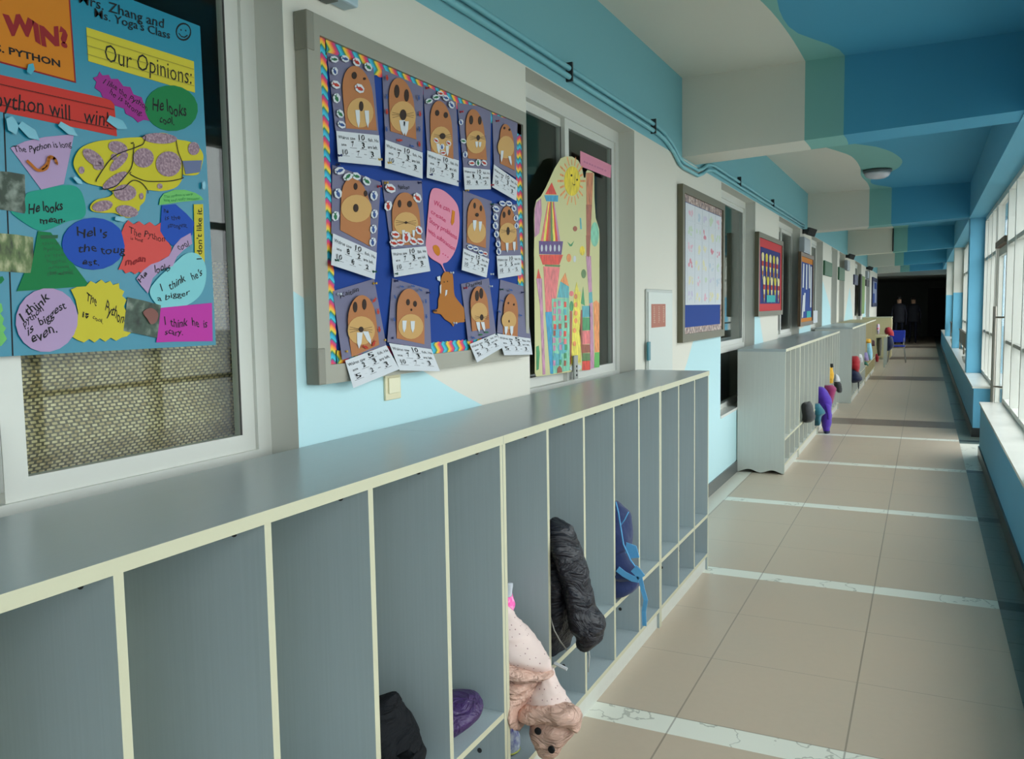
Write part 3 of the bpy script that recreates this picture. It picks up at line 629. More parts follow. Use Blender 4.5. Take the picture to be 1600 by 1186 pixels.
def scallop(a0, a1, b0, b1, m, vert, name='border_trim'):
    bm = bmesh.new(); n = int(abs(a1-a0)/.0045); top = []; bot = []
    for i in range(n+1):
        a = a0+(a1-a0)*i/n; s = .0035*abs(math.sin(a*math.pi/.0275))
        for lst, b in ((bot, b0-s), (top, b1+s)): lst.append(bm.verts.new((SXF+.0025, b, a) if vert else (SXF+.0025, a, b)))
    for i in range(n): bm.faces.new((bot[i], bot[i+1], top[i+1], top[i]))
    r = bmesh.ops.extrude_face_region(bm, geom=bm.faces[:])
    for g in r['geom']:
        if isinstance(g, bmesh.types.BMVert): g.co.x -= .0012
    bmesh.ops.recalc_face_normals(bm, faces=bm.faces[:]); return link(name, bm, m, bd)
scallop(bz0+.02, bz1-.045, by0+FWd-.008, by0+FWd+.036, RV, True); scallop(bz0+.10, bz1-.05, by1-.078, by1-.030, RV, True)
scallop(by0+FWd+.034, by1-.03, bz1-FWd-.038, bz1-FWd+.006, RH, False); scallop(by0+FWd+.034, by1-.08, bz0+FWd-.005, bz0+FWd+.035, RH, False)
K6, K7, K2, K3, K4, K5 = crop(480, 80, .16863), crop(640, 120, .16863), crop(480, 250, .16863), crop(640, 280, .16863), crop(500, 420, .16863), crop(660, 400, .15177)
PIN = {c: mat('pin_'+c, v, .3, .6) for c, v in dict(red=(180, 40, 60), green=(20, 80, 66), navy=(24, 36, 90), gold=(200, 160, 70), clear=(206, 212, 220)).items()}
def pin(p, c, par, dx=0):
    q = wx(p[0], p[1], SXF+.006+dx); lathe_ = lathe(bmesh.new(), [(.004, 0), (.004, .002), (.0022, .003), (.0022, .009), (.0036, .010), (.0036, .012)], q, 10, 'x')
    link('pushpin', lathe_, PIN[c], par, True)
def fishshape(bm, p, s, a, X, mi=0):
    b = [(-1, .5), (-.7, 0), (-1, -.5), (-.45, -.15), (0, -.42), (.6, -.3), (1, 0), (.6, .3), (0, .42), (-.45, .15)]
    c, n = math.cos(a), math.sin(a); poly(bm, [(p[0]+s*(u*c-v*n), p[1]+s*(u*n+v*c)) for u, v in b], X, .0004, mi)
PAPF = [P_FISHR, P_FISHB, P_FISHG]
def walrus(cr, sheet, head, muz, eyes, nose, tusks, cap, label, n1, n2, fish=(), pins=(), kinds='dot', white=True, name_text=None, left=None):
    X = SXF+.003
    shp = cr(*sheet); cq = cr(*cap); LB = .0125 if 'bottom' in label else .0055
    c0 = wx(*shp[0], X)
    t = thing('walrus_sheet', label, 'drawing', (X, c0.y, wx(*shp[2], X).z), 'walrus drawings pinned on the big blue board')
    # sheet: top pinned, gently bellied outward toward the bottom
    def belly(q, X0, m, nm, base, curl, par):
        bm = bmesh.new(); N, Mx = 7, 4; G = []
        for i in range(N+1):
            v = i/N; row = []
            for j in range(Mx+1):
                u = j/Mx; a = (q[0][0]+(q[1][0]-q[0][0])*u, q[0][1]+(q[1][1]-q[0][1])*u); b = (q[3][0]+(q[2][0]-q[3][0])*u, q[3][1]+(q[2][1]-q[3][1])*u)
                p = (a[0]+(b[0]-a[0])*v, a[1]+(b[1]-a[1])*v); row.append(bm.verts.new(wx(p[0], p[1], X0+base+curl*v*v)))
            G.append(row)
        for i in range(N):
            for j in range(Mx): bm.faces.new((G[i][j], G[i+1][j], G[i+1][j+1], G[i][j+1]))
        r = bmesh.ops.extrude_face_region(bm, geom=bm.faces[:])
        for g in r['geom']:
            if isinstance(g, bmesh.types.BMVert): g.co.x += .0007
        bmesh.ops.recalc_face_normals(bm, faces=bm.faces[:])
        return link(nm, bm, m, par)
    belly(shp, X, P_SLATE, 'backing_sheet', 0, .010 if LB > .01 else .004, t)
    HL = .0045 if LB > .01 else 0; bl_, br_, tp_ = cr(*head); bot = ((bl_[0]+br_[0])/2, (bl_[1]+br_[1])/2); up = (tp_[0]-bot[0], tp_[1]-bot[1]); rt = (br_[0]-bl_[0], br_[1]-bl_[1])
    def hp(u, v): return (bot[0]+rt[0]*(u-.5)+up[0]*v, bot[1]+rt[1]*(u-.5)+up[1]*v)
    pts = [hp(0, 0), hp(0, .3), hp(.01, .55)]+[hp(.5-.49*math.cos(a), .55+.45*math.sin(a)) for a in (math.pi*k/12 for k in range(1, 12))]+[hp(.99, .55), hp(1, .3), hp(1, 0)]
    hd = paper('walrus_head', pts, X+.0055+HL, P_BROWN, t)
    (mx, my), (rx, ry) = muz; mz = paper('muzzle', cr(*ell(mx, my, rx, ry)), X+.0068+HL, P_TAN, hd)
    for ex, ey, a, b in eyes: paper('eye', cr(*ell(ex, ey, a, b, 0, 12)), X+.0068+HL, P_EYE, hd)
    if nose: paper('nose', cr(*ell(*nose)), X+.0080+HL, P_EYE, hd)
    bm = bmesh.new()
    if nose and kinds != 'none':
        for a in (-.25, .05, .3, math.pi-.3, math.pi, math.pi+.25): ribbon(bm, cr((nose[0]+nose[2]*math.cos(a), nose[1]+nose[2]*math.sin(a)), (nose[0]+rx*.85*math.cos(a), nose[1]+rx*.75*math.sin(a))), X+.0082+HL, .0011)
        link('whisker', bm, P_EYE, hd)
    else: bm.free()
    for (x0, y0, x1, y1, w_) in tusks: paper('tusk', cr((x0-w_, y0), (x0+w_, y0), (x0*.35+x1*.65+w_*.75, y0*.35+y1*.65), (x1, y1), (x0*.35+x1*.65-w_*.75, y0*.35+y1*.65)), X+.0082+HL, P_WHT, hd)
    for k, (fx, fy, fs, fa, fc) in enumerate(fish):
        par = t
        if white: par = paper('fish_scrap', cr(*[(fx+(a-fx)*1.0, fy+(b-fy)*1.0) for a, b in ell(fx, fy, fs*1.08, fs*.8, fa+.3, 7)]), X+.0086+HL, P_WHT, t)
        bm = bmesh.new(); c_, s_ = cr((fx, fy), (fx+fs, fy)); fishshape(bm, c_, abs(s_[0]-c_[0])*.85, fa, X+.0096+HL); link('fish', bm, PAPF[fc], par)
    cp = belly(cq, X, P_WHT, 'caption_card', LB, .016, t)
    # printed sentence with the pencilled numbers
    def cap_pt(u, v): a = (cq[0][0]+(cq[1][0]-cq[0][0])*u, cq[0][1]+(cq[1][1]-cq[0][1])*u); b = (cq[3][0]+(cq[2][0]-cq[3][0])*u, cq[3][1]+(cq[2][1]-cq[3][1])*u); return (a[0]+(b[0]-a[0])*v, a[1]+(b[1]-a[1])*v)
    bm = bmesh.new()
    def tx(s, u0, u1, v, hgt, bold=0, jit=0): text_bm(bm, s, cap_pt(u0, v), cap_pt(u1, v), cap_pt(u0, v-hgt), X+LB+.0012+.016*v*v, bold, 0, jit)
    n0 = 10 if n1 != 5 else 5
    tx('Walrus saw', .04, .44, .24, .11); tx(str(n0), .52, .66, .22, .18, .01, .4); tx('fish. He', .74, .98, .24, .11)
    tx('ate', .10, .22, .46, .09); tx(str(n2), .34, .40, .46, .18, .01, .4); tx(str(n0-n2), .58, .65, .48, .18, .01, .4); tx('are left.', .72, .95, .47, .11)
    tx(str(n0), .12, .24, .74, .17, .0, .5); tx('-', .32, .37, .70, .02); tx(str(n2), .46, .52, .74, .17, 0, .5); tx('=', .62, .68, .70, .05); tx(str(n0-n2), .78, .85, .74, .17, 0, .5)
    ln = link('lettering', bm, M_BLK, cp)
    bm = bmesh.new()
    for (u0, u1, v) in ((.5, .7, .26), (.3, .46, .50), (.54, .69, .51), (.08, .28, .78), (.42, .56, .78), (.74, .9, .78)): ribbon(bm, [cap_pt(u0, v), cap_pt(u1, v)], X+LB+.0011+.016*v*v, .0009)
    link('answer_line', bm, M_BLK, cp)
    if name_text: text_bm_o = words([(name_text[0],)+tuple(cr(*name_text[1:4]))+(0,)], X+.0022, M_BLK, t, 'lettering', .5)
    for px_, py_, c in pins: pin(cr((px_, py_))[0], c, t, .012 if py_ > (cap[0][1]) else 0)
    return t
P_EYE = pm('dark_brown', (58, 44, 38))
# first row
walrus(K6, ((180, 8), (612, 150), (662, 778), (262, 742)), ((360, 715), (645, 735), (440, 135)), ((490, 570), (122, 138)), ((435, 225, 24, 34), (530, 255, 13, 12)), (500, 510, 20, 46), ((465, 545, 475, 710, 20), (550, 550, 562, 710, 20)), ((268, 738), (665, 780), (686, 1065), (288, 1025)), 'walrus sheet at the top left of the board with a fish on its forehead', 10, 7,
       ((250, 75, 38, .1, 2), (350, 70, 38, .3, 1), (458, 100, 42, .7, 0), (565, 145, 42, .7, 2), (255, 185, 36, 1.2, 1), (265, 310, 44, .4, 0), (272, 435, 44, 1.2, 2), (305, 580, 40, .8, 2), (318, 680, 40, .4, 1), (484, 345, 48, .5, 0)), ((288, 968, 'navy'), (662, 1005, 'gold')), 'none')
walrus(K6, ((692, 165), (1072, 335), (1066, 935), (722, 818)), ((770, 740), (1010, 818), (862, 250)), ((885, 605), (120, 142)), ((830, 372, 24, 62), (920, 410, 22, 58)), (888, 590, 30, 50), ((878, 640, 892, 780, 26), (915, 650, 912, 785, 24)), ((722, 820), (1068, 940), (1068, 1182), (720, 1082)), 'walrus sheet second in the top row, with long whiskers and centred tusks', 10, 7,
       ((740, 245, 34, 1.5, 0), (738, 560, 34, 1.5, 0), (855, 825, 36, 0, 0), (1045, 580, 32, 1.5, 0), (1040, 860, 32, 1.5, 0), (738, 420, 30, 1.5, 1), (1035, 430, 30, 1.5, 1), (1040, 720, 30, 1.5, 1), (735, 720, 30, 1.5, 1), (970, 880, 28, .3, 1)), ((748, 1035, 'gold'),), white=False)
walrus(K7, ((122, 65), (430, 235), (455, 772), (162, 678)), ((198, 690), (405, 765), (285, 225)), ((290, 590), (98, 130)), ((255, 335, 20, 28), (335, 355, 20, 28)), (305, 550, 26, 28), ((262, 620, 272, 715, 14), (348, 640, 350, 735, 14)), ((163, 682), (455, 775), (452, 1015), (158, 935)), 'walrus sheet third in the top row, with an arch of coloured fish over its head', 10, 7,
       ((180, 225, 32, -.5, 2), (245, 190, 32, -.2, 2), (285, 155, 30, .2, 0), (335, 195, 32, .4, 1), (388, 260, 34, .9, 1), (245, 590, 26, .6, 0), (360, 615, 26, .6, 0), (300, 650, 28, 1.5, 1), (310, 705, 26, 0, 0)), ((155, 105, 'red'), (182, 908, 'navy'), (440, 970, 'navy')))
walrus(K7, ((440, 240), (752, 290), (745, 862), (498, 842)), ((540, 755), (715, 772), (590, 300)), ((615, 605), (90, 106)), ((570, 400, 18, 42), (650, 405, 16, 40)), (635, 565, 15, 26), ((620, 600, 622, 660, 12), (652, 605, 650, 655, 12)), ((497, 838), (745, 862), (752, 1042), (510, 1046)), 'walrus sheet fourth in the top row, with close short tusks and fish below', 10, 8,
       ((575, 800, 30, 0, 0), (635, 795, 32, 1.5, 2), (690, 798, 30, .6, 0), (475, 420, 26, 1.3, 1), (498, 595, 28, .2, 2), (515, 720, 28, 1.5, 1)), ((470, 325, 'red'), (755, 1003, 'red')))
walrus(K7, ((765, 345), (998, 425), (985, 935), (780, 812)), ((838, 802), (972, 868), (898, 440)), ((892, 652), (76, 104)), ((878, 475, 9, 12), (925, 490, 9, 12)), None, ((858, 685, 850, 790, 12), (925, 735, 942, 822, 12)), ((780, 812), (1000, 968), (988, 1150), (765, 1022)), 'walrus sheet at the top right of the board, with wide-set tusks', 10, 7,
       (), ((805, 410, 'red'),))
# second row
walrus(K2, ((232, 45), (680, 205), (640, 862), (222, 682)), ((305, 650), (580, 800), (455, 175)), ((455, 450), (142, 128)), ((447, 245, 18, 32), (540, 310, 16, 28)), (450, 445, 24, 38), (), ((238, 680), (644, 860), (626, 1106), (220, 972)), 'walrus sheet at the left of the middle row, tilted, without tusks', 10, 8,
       ((300, 100, 46, -.4, 1), (375, 155, 44, -.8, 2), (455, 150, 42, .3, 2), (550, 195, 44, .7, 2), (285, 310, 46, 1.2, 1), (262, 520, 44, 1.5, 2), (618, 330, 44, 1.4, 1), (622, 500, 40, 1.5, 1), (612, 640, 40, 1.5, 1), (606, 760, 40, 1.5, 1)), ((272, 45, 'navy'), (655, 245, 'red'), (258, 930, 'green'), (610, 1035, 'green')), 'none')
walrus(K2, ((690, 188), (1058, 192), (1096, 802), (778, 822)), ((800, 792), (1060, 782), (900, 300)), ((915, 590), (112, 108)), ((855, 405, 16, 36), (948, 408, 22, 30)), (915, 580, 12, 12), ((890, 650, 895, 730, 14), (985, 650, 985, 720, 12)), ((778, 828), (1100, 800), (1140, 1030), (806, 1086)), 'walrus sheet second in the middle row, with red fish piled at its chin', 10, 7,
       ((770, 262, 50, .3, 0), (1020, 350, 46, .8, 0), (750, 425, 46, 1.5, 0), (815, 690, 40, .1, 0), (800, 770, 40, .3, 0), (860, 765, 38, 0, 0), (918, 715, 50, 1.5, 0), (980, 752, 40, .5, 0), (1035, 650, 40, .9, 0), (1045, 755, 36, .3, 0)), ((718, 212, 'gold'), (1032, 212, 'navy'), (808, 1055, 'green')), name_text=('Nelson', (845, 268), (945, 272), (845, 228)))
walrus(K3, ((495, 105), (760, 205), (732, 738), (495, 642)), ((530, 588), (705, 638), (622, 180)), ((620, 490), (85, 102)), ((602, 245, 11, 28), (660, 270, 11, 28)), (625, 330, 15, 18), ((602, 380, 600, 482, 16), (655, 392, 650, 488, 14)), ((497, 640), (736, 740), (712, 912), (482, 842)), 'walrus sheet in the middle row right of the pink balloon', 10, 7,
       ((560, 630, 28, .2, 1), (610, 645, 28, .1, 1), (660, 680, 28, .3, 1), (700, 690, 24, .3, 0)), ((520, 105, 'gold'), (752, 880, 'clear')), 'none')
walrus(K3, ((765, 225), (1000, 235), (1030, 705), (818, 718)), ((850, 662), (1000, 655), (902, 250)), ((910, 500), (80, 96)), ((875, 330, 13, 30), (922, 308, 13, 28)), (912, 480, 14, 38), ((902, 590, 905, 680, 13), (968, 580, 970, 672, 13)), ((806, 710), (1032, 705), (1035, 887), (820, 922)), 'walrus sheet at the right of the middle row, ringed with dark fish', 10, 5,
       ((800, 275, 34, .4, 1), (795, 350, 32, 1.3, 1), (795, 430, 32, 1.3, 1), (805, 510, 30, 1.3, 1), (820, 600, 30, 1.3, 1), (825, 670, 30, 1.3, 1), (860, 225, 30, .2, 1), (920, 225, 30, .2, 1), (965, 270, 28, 1, 1), (985, 360, 28, 1.5, 1), (990, 430, 26, 1.5, 1)), ((755, 232, 'green'),))
# third row
walrus(K4, ((117, 208), (500, 92), (612, 708), (205, 845)), ((292, 818), (548, 705), (358, 250)), ((382, 572), (126, 132)), ((325, 355, 20, 50), (410, 330, 20, 50)), (380, 562, 22, 26), ((368, 590, 360, 740, 26), (420, 580, 470, 700, 26)), ((232, 850), (612, 708), (735, 930), (308, 1106)), 'walrus sheet at the bottom left of the board, its caption hanging below the frame', 5, 2,
       ((505, 290, 34, 2.2, 0), (538, 395, 34, 1.5, 0), (550, 560, 34, 1.5, 0), (420, 725, 38, .4, 0), (500, 690, 38, 2, 0)), ((165, 235, 'clear'), (495, 135, 'gold'), (222, 765, 'gold'), (578, 660, 'gold')), white=False, name_text=('Kaitlin', (190, 270), (358, 212), (190, 222)))
walrus(K4, ((668, 88), (1008, 190), (1030, 745), (622, 680)), ((710, 645), (966, 700), (838, 185)), ((840, 535), (116, 116)), ((815, 310, 17, 30), (880, 325, 17, 28)), (847, 380, 7, 12), ((782, 480, 778, 592, 20), (858, 485, 858, 592, 20)), ((638, 688), (1030, 745), (1112, 950), (738, 942)), 'walrus sheet second in the bottom row, hanging just above the light switch', 10, 7,
       ((760, 165, 26, .2, 1), (860, 160, 26, .2, 1), (930, 195, 26, .5, 1), (695, 260, 26, 1.2, 1), (690, 470, 26, 1.2, 1), (980, 300, 26, 1.5, 1), (985, 440, 26, 1.5, 1)), ((695, 112, 'navy'), (990, 222, 'navy'), (650, 640, 'navy')), 'none', white=False)
walrus(K5, ((397, 288), (682, 228), (757, 800), (470, 880)), ((510, 775), (692, 745), (572, 312)), ((583, 580), (85, 100)), ((562, 410, 20, 55), (605, 385, 20, 55)), (610, 632, 17, 32), ((570, 680, 585, 785, 18), (618, 680, 640, 780, 18)), ((485, 908), (757, 795), (832, 938), (562, 1096)), 'walrus sheet in the bottom row right of the walrus cut-out, with dark tall eyes', 5, 2,
       ((520, 840, 28, .3, 1), (600, 810, 28, 0, 2), (660, 785, 28, 0, 2)), ((430, 330, 'red'), (692, 312, 'clear'), (732, 805, 'green')), white=False, name_text=('Daniel', (450, 330), (610, 290), (450, 285)))
walrus(K5, ((800, 243), (1042, 312), (1116, 850), (768, 790)), ((828, 808), (978, 835), (915, 388)), ((890, 662), (75, 92)), ((885, 485, 8, 12), (942, 500, 8, 12)), (892, 672, 6, 14), ((862, 725, 858, 815, 17), (918, 722, 918, 825, 17)), ((770, 798), (1112, 850), (1132, 1015), (842, 1022)), 'walrus sheet at the bottom right corner of the board with curling caption', 5, 2,
       ((910, 350, 26, .3, 1), (820, 460, 26, .4, 1), (790, 570, 28, .6, 1), (1010, 610, 24, .3, 1)), ((805, 345, 'green'), (1020, 375, 'navy')), 'none', white=False)
# balloon and walrus cut-out
XB = SXF+.004
b_ = tag(paper('speech_balloon', smooth_pts(K3((225, 84), (190, 140), (172, 300), (155, 500), (150, 640), (185, 720), (262, 772), (290, 792), (322, 852), (330, 850), (306, 785), (350, 765), (402, 700), (440, 600), (460, 450), (455, 300), (430, 220), (370, 150), (300, 100))), XB, P_PINK, None), 'pink speech balloon with red writing in the middle of the board', 'speech balloon')
words([T(K3, 'We can', (222, 235), (370, 305), (228, 190), .004), T(K3, 'create', (195, 315), (335, 400), (200, 275), .004), T(K3, 'Story problems', (180, 400), (438, 560), (186, 355), .004), T(K3, 'with subtraction', (170, 490), (418, 665), (176, 448), .004)], XB+.0016, P_INKR, b_, 'lettering', .3)
p_ = paper('pencil_picture', K3((395, 285), (420, 300), (412, 400), (392, 430), (382, 400)), XB+.0012, P_ORG, b_); p_ = paper('fish_picture', smooth_pts(K3((215, 625), (245, 610), (275, 640), (280, 690), (262, 710), (230, 680))), XB+.0012, P_ORG, b_)
bm = bmesh.new()
for q in ((310, 692), (332, 705), (355, 722)): poly(bm, K3(*ell(q[0], q[1], 5, 6, 0, 8)), XB+.0012, .0003)
link('dots', bm, P_INKR, b_)
c_ = tag(paper('walrus_cutout', smooth_pts(K5((230, 165), (195, 220), (185, 300), (178, 400), (163, 450), (158, 538), (110, 560), (122, 588), (185, 600), (230, 650), (290, 690), (316, 726), (332, 700), (380, 685), (440, 672), (440, 600), (420, 530), (350, 440), (325, 380), (312, 200), (285, 170)), 4), XB, P_TOPAZ, None), 'golden brown paper walrus below the pink speech balloon', 'paper cut-out')
for q in (ell(224, 268, 5, 6), ell(258, 262, 5, 6)): paper('eye', K5(*q), XB+.0012, P_EYE, c_)
for q in (((178, 310), (192, 290), (190, 390), (180, 380)), ((238, 350), (256, 350), (250, 395), (232, 415))): paper('tusk', K5(*q), XB+.0012, P_WHT, c_)
paper('ear_flap', K5((150, 215), (182, 205), (185, 262), (155, 248)), XB+.0012, P_WHT, c_); paper('flipper_tip', K5((108, 552), (150, 558), (148, 572), (112, 575)), XB+.0012, P_EYE, c_); paper('tail_tip', K5((432, 650), (470, 652), (468, 665), (434, 664)), XB+.0012, P_EYE, c_)
pin(K5((290, 172))[0], 'clear', c_); pin(K5((322, 690))[0], 'clear', c_)
# ================================================================== light switch, panels on the wall
sw = thing('light_switch', 'cream light switch on the pale blue wall under the big board', 'light switch', (WX, 2.2, 1.22))
a, b = wx(602, 588, WX+.008), wx(627, 622, WX+.008)
link('plate', box(WX, WX+.008, a.y, b.y, b.z, b.z+.088, bev=.002), mat('ivory_plastic', (214, 206, 172), .4), sw); link('rocker', box(WX+.008, WX+.013, a.y+.014, b.y-.012, b.z+.02, b.z+.07, bev=.002), mat('ivory_rocker', (220, 214, 184), .35), sw)
eb = thing('electrical_cabinet', 'white flush cabinet with a reddish notice on the wall between window and board', 'cabinet', (WX, 5.15, .95))
link('casing', box(WX+.001, WX+.012, 4.87, 5.44, .95, 1.605, bev=.003), mat('cabinet_rim', (176, 180, 174), .4), eb); d_ = link('door', box(WX+.012, WX+.018, 4.89, 5.42, .97, 1.588, bev=.002), mat('cabinet_white', (196, 202, 196), .4), eb)
K8 = crop(800, 120, .43845); q0, q1 = wx(*K8((497, 810))[0], WX+.019), wx(*K8((547, 890))[0], WX+.019)
nt_ = link('notice', box(WX+.018, WX+.0195, q0.y, q1.y, q1.z, q0.z), mat('notice_red', (168, 98, 78), .6), d_)
bm = bmesh.new(); rnd = random.Random(2)
for i in range(3):
    for j in range(3):
        yy = q0.y+.04+j*(q1.y-q0.y-.08)/2.2; zz_ = q1.z+.03+i*(q0.z-q1.z-.06)/2.4
        for k in range(3): bx(bm, WX+.0195, WX+.0200, yy, yy+rnd.uniform(.02, .04), zz_+k*.012, zz_+k*.012+.004)
        bx(bm, WX+.0195, WX+.0200, yy+.015, yy+.02, zz_-.004, zz_+.032)
link('characters', bm, mat('notice_print', (206, 170, 150), .7), nt_)
a, b = wx(*K8((481, 945))[0], WX+.02), wx(*K8((489, 1010))[0], WX+.02)
link('handle', box(WX+.018, WX+.03, a.y, b.y, b.z, a.z, bev=.003), mat('handle_teal', (52, 120, 134), .4), d_)
em = thing('emergency_light', 'pale box fixture high on the wall above the big board', 'light fixture', (WX, 1.85, 2.345))
link('housing', box(WX, WX+.052, 1.62, 2.015, 2.352, 2.52, bev=.006), mat('fixture_white', (170, 190, 200), .4), em); link('base_plate', box(WX+.004, WX+.044, 1.66, 1.93, 2.345, 2.3525), mat('fixture_dark', (90, 92, 90), .5), em)

# conduits
for k, (off, dz) in enumerate(((0, .018), (0, -.018))):
    X = WX+.016; m_ = mat('conduit_blue', (120, 184, 196), .5)
    P = [(.0, 2.600), (5.1, 2.590), (5.25, 2.578), (5.45, 2.535), (5.60, 2.480), (5.70, 2.468), (6.10, 2.468), (6.25, 2.50), (6.40, 2.55), (6.6, 2.575), (12.0, 2.570)]
    if k: P = [(a, b-.038+(.0 if a < 5.2 or a > 6.3 else .002)) for a, b in P]
    bm = tube(bmesh.new(), [(X, a, b) for a, b in P], .0125, 8)
    tag(link('conduit_pipe', bm, m_, None, True), ('upper' if not k else 'lower')+' of the two painted conduit pipes running along the blue wall band', 'pipe', 'conduit pipes on the wall band')
for i, y in enumerate((3.67, 5.0, 7.6, 9.4)):
    o = tag(link('pipe_clip', box(WX, WX+.032, y, y+.012, 2.535, 2.62), M_SCREW), 'small dark clip holding the conduits, %s' % ('above the castle-drawing window', 'just before the first beam', 'above the white-sheet window', 'above the red framed board')[i], 'pipe clip', 'clips on the conduit pipes')

# ================================================================== tower drawing and pink strip on window 2
TX = -1.600+.004
D, E_ = crop(820, 230, .16019), crop(820, 400, .16867)
tw = thing('tower_drawing', 'tall cream cut-out drawing of a sun and colourful towers on the second window', 'drawing', (TX, 4.1, 1.15))
ol = D((400, 88), (350, 108), (290, 205), (200, 400), (155, 480), (112, 518), (92, 600), (88, 700), (92, 850), (88, 1050))+E_((85, 20), (88, 400), (92, 800), (92, 1080), (105, 1118), (180, 1108), (400, 1078), (690, 1030), (690, 500), (690, 60))+D((728, 900), (725, 800), (690, 690), (678, 500), (675, 255), (640, 232), (610, 222), (596, 240), (590, 298), (575, 298), (556, 200), (520, 130), (460, 92))
paper('cream_card', ol, TX, P_CRM, tw)
t2 = TX+.0012; t3 = TX+.0022
def tcol(n, rgb): return noisy('crayon_'+n, [tuple(int(v*.82) for v in rgb), rgb, tuple(min(255, int(v*1.12)) for v in rgb)], 40, (1, 2, .6))
CR_ = {n: tcol(n, c) for n, c in dict(sunyellow=(222, 196, 30), sunpale=(220, 208, 110), red=(214, 58, 40), blue=(44, 146, 186), purple=(84, 50, 120), pink=(222, 112, 112), green=(50, 140, 84), olive=(80, 120, 60), stripe=(160, 84, 60), mint=(120, 190, 160), yellow=(224, 208, 70), orange=(226, 140, 74), rust=(150, 74, 48), mauve=(186, 130, 160), teal=(76, 160, 170), tan=(190, 116, 76)).items()}
def tp_(nm, pts, c, X=t2, par=tw): return paper(nm, pts, X, CR_[c] if isinstance(c, str) else c, par)
sun = tp_('sun', D(*ell(462, 330, 78, 145)), 'sunyellow')
for a in range(0, 360, 18):
    u = math.radians(a); r1, r2 = 1.08, 1.5+.25*(a % 36 == 0); bm = bmesh.new()
    ribbon(bm, D((460+75*r1*math.cos(u), 330+145*r1*math.sin(u)), (455+78*r2*math.cos(u), 330+140*r2*math.sin(u)))[:2], t2, .010); link('ray', bm, CR_['orange'], sun)
for e in (ell(455, 275, 8, 12), ell(510, 318, 7, 10)): tp_('eye', D(*e), M_BLK, t3, sun)
bm = bmesh.new(); ribbon(bm, smooth_pts(D((462, 345), (475, 368), (492, 362), (478, 372), (468, 360)), 3)[:9], t3, .004); link('mouth', bm, M_BLK, sun)
tp_('tower_cone', D((262, 345), (310, 462), (200, 458)), 'red'); tp_('tower_cap', D((190, 468), (325, 470), (322, 532), (210, 527)), 'blue')
cols = ['pink', 'yellow', 'red', 'stripe', 'olive', 'yellow', 'red', 'mauve']
for i, c in enumerate(cols): u0, u1 = i/8, (i+1)/8; tp_('tower_stripe', D((225+60*u0, 532), (225+60*u1, 532), (155+190*u1, 918), (155+190*u0, 918)), c)
o = tp_('tower_gallery', D((138, 914), (372, 918), (356, 1048), (140, 1042)), 'purple')
for i in range(5): tp_('arch_window', D(*ell(165+i*42, 985, 10, 34, 0, 12)), P_WHT, t3, o)
tp_('tower_bowl', D((140, 1048), (372, 1050), (336, 1146), (175, 1146)), 'red'); tp_('tower_rim', E_((185, 78), (328, 84), (322, 102), (188, 95)), 'olive')
tp_('tower_shaft', E_((172, 96), (324, 105), (290, 390), (262, 515), (195, 520)), 'pink'); tp_('tower_foot', E_((190, 520), (250, 515), (252, 760), (262, 1092), (236, 1092)), 'blue')
o = tp_('pencil_tower', E_((105, 210), (158, 208), (168, 500), (190, 1098), (165, 1100), (140, 460)), 'mauve'); tp_('pencil_tip', E_((125, 118), (150, 208), (110, 208)), 'red')
o = tp_('green_block', E_((248, 396), (410, 390), (414, 700), (415, 1060), (262, 1090)), 'mint', t2+.0005)
rnd = random.Random(6); 
for r in range(9):
    for c in range(3):
        x, y = 275+c*50+rnd.uniform(-6, 6), 445+r*68+rnd.uniform(-8, 8); s = rnd.uniform(9, 14)
        tp_('small_window', E_((x-s, y-26), (x+s, y-24), (x+s, y+24), (x-s, y+26)), ['green', 'red', 'pink', 'teal', 'rust', 'mauve'][rnd.randrange(6)], t3+.0008, o)
for (q, s) in (((300, 700), 50), ((350, 850), 46), ((300, 960), 46)): tp_('teal_patch', E_(*ell(q[0], q[1], s, s*1.2)), 'teal', t2+.0009, o)
tp_('doorway', E_((300, 1085), (302, 1040), (322, 1015), (342, 1040), (345, 1078)), 'rust', t3+.0016, o)
tp_('pointed_tower', E_((330, 235), (408, 285), (408, 390), (300, 386)), 'teal'); tp_('pointed_roof', E_((375, 155), (408, 282), (330, 236)), 'orange')
o = tp_('yellow_tower', E_((458, 330), (515, 330), (512, 600), (520, 985), (425, 1000), (440, 700)), 'yellow'); tp_('yellow_spire', E_((480, 240), (500, 328), (462, 328)), 'yellow')
for y in (375, 452, 530, 600, 690, 812): tp_('orange_spot', E_(*ell(472 if y < 640 else 460, y, 15, 24)), 'orange', t3, o)
for y0_, y1_, c in ((462, 570, 'teal'), (570, 692, 'green'), (692, 820, 'pink'), (820, 900, 'rust'), (900, 975, 'olive'), (970, 1060, 'red')): tp_('striped_block', E_((532, y0_), (602, y0_), (606, y1_-6), (530, y1_)), c)
tp_('green_spike', E_((540, 285), (556, 460), (520, 440)), 'green'); tp_('tree_top', E_(*ell(432, 465, 18, 48)), 'green'); tp_('tree_trunk', E_((418, 510), (438, 510), (430, 1000), (412, 1010)), 'rust')
tp_('brown_trunk', E_((520, 500), (534, 500), (532, 960), (505, 700)), 'rust')
for y0_, y1_, c in ((250, 560, 'tan'), (560, 860, 'stripe'), (860, 1070, 'rust')): tp_('tall_strip', D((598, y0_), (668-(y0_-250)*.045, y0_), (668-(y1_-250)*.045, y1_), (602, y1_)), c)
tp_('tall_strip', E_((566, 0), (612, 0), (622, 330), (592, 340)), 'mauve'); tp_('tall_strip', E_((592, 340), (622, 330), (628, 430), (596, 440)), 'teal'); tp_('tall_strip', E_((596, 440), (628, 430), (642, 1036), (606, 1046)), 'mauve')
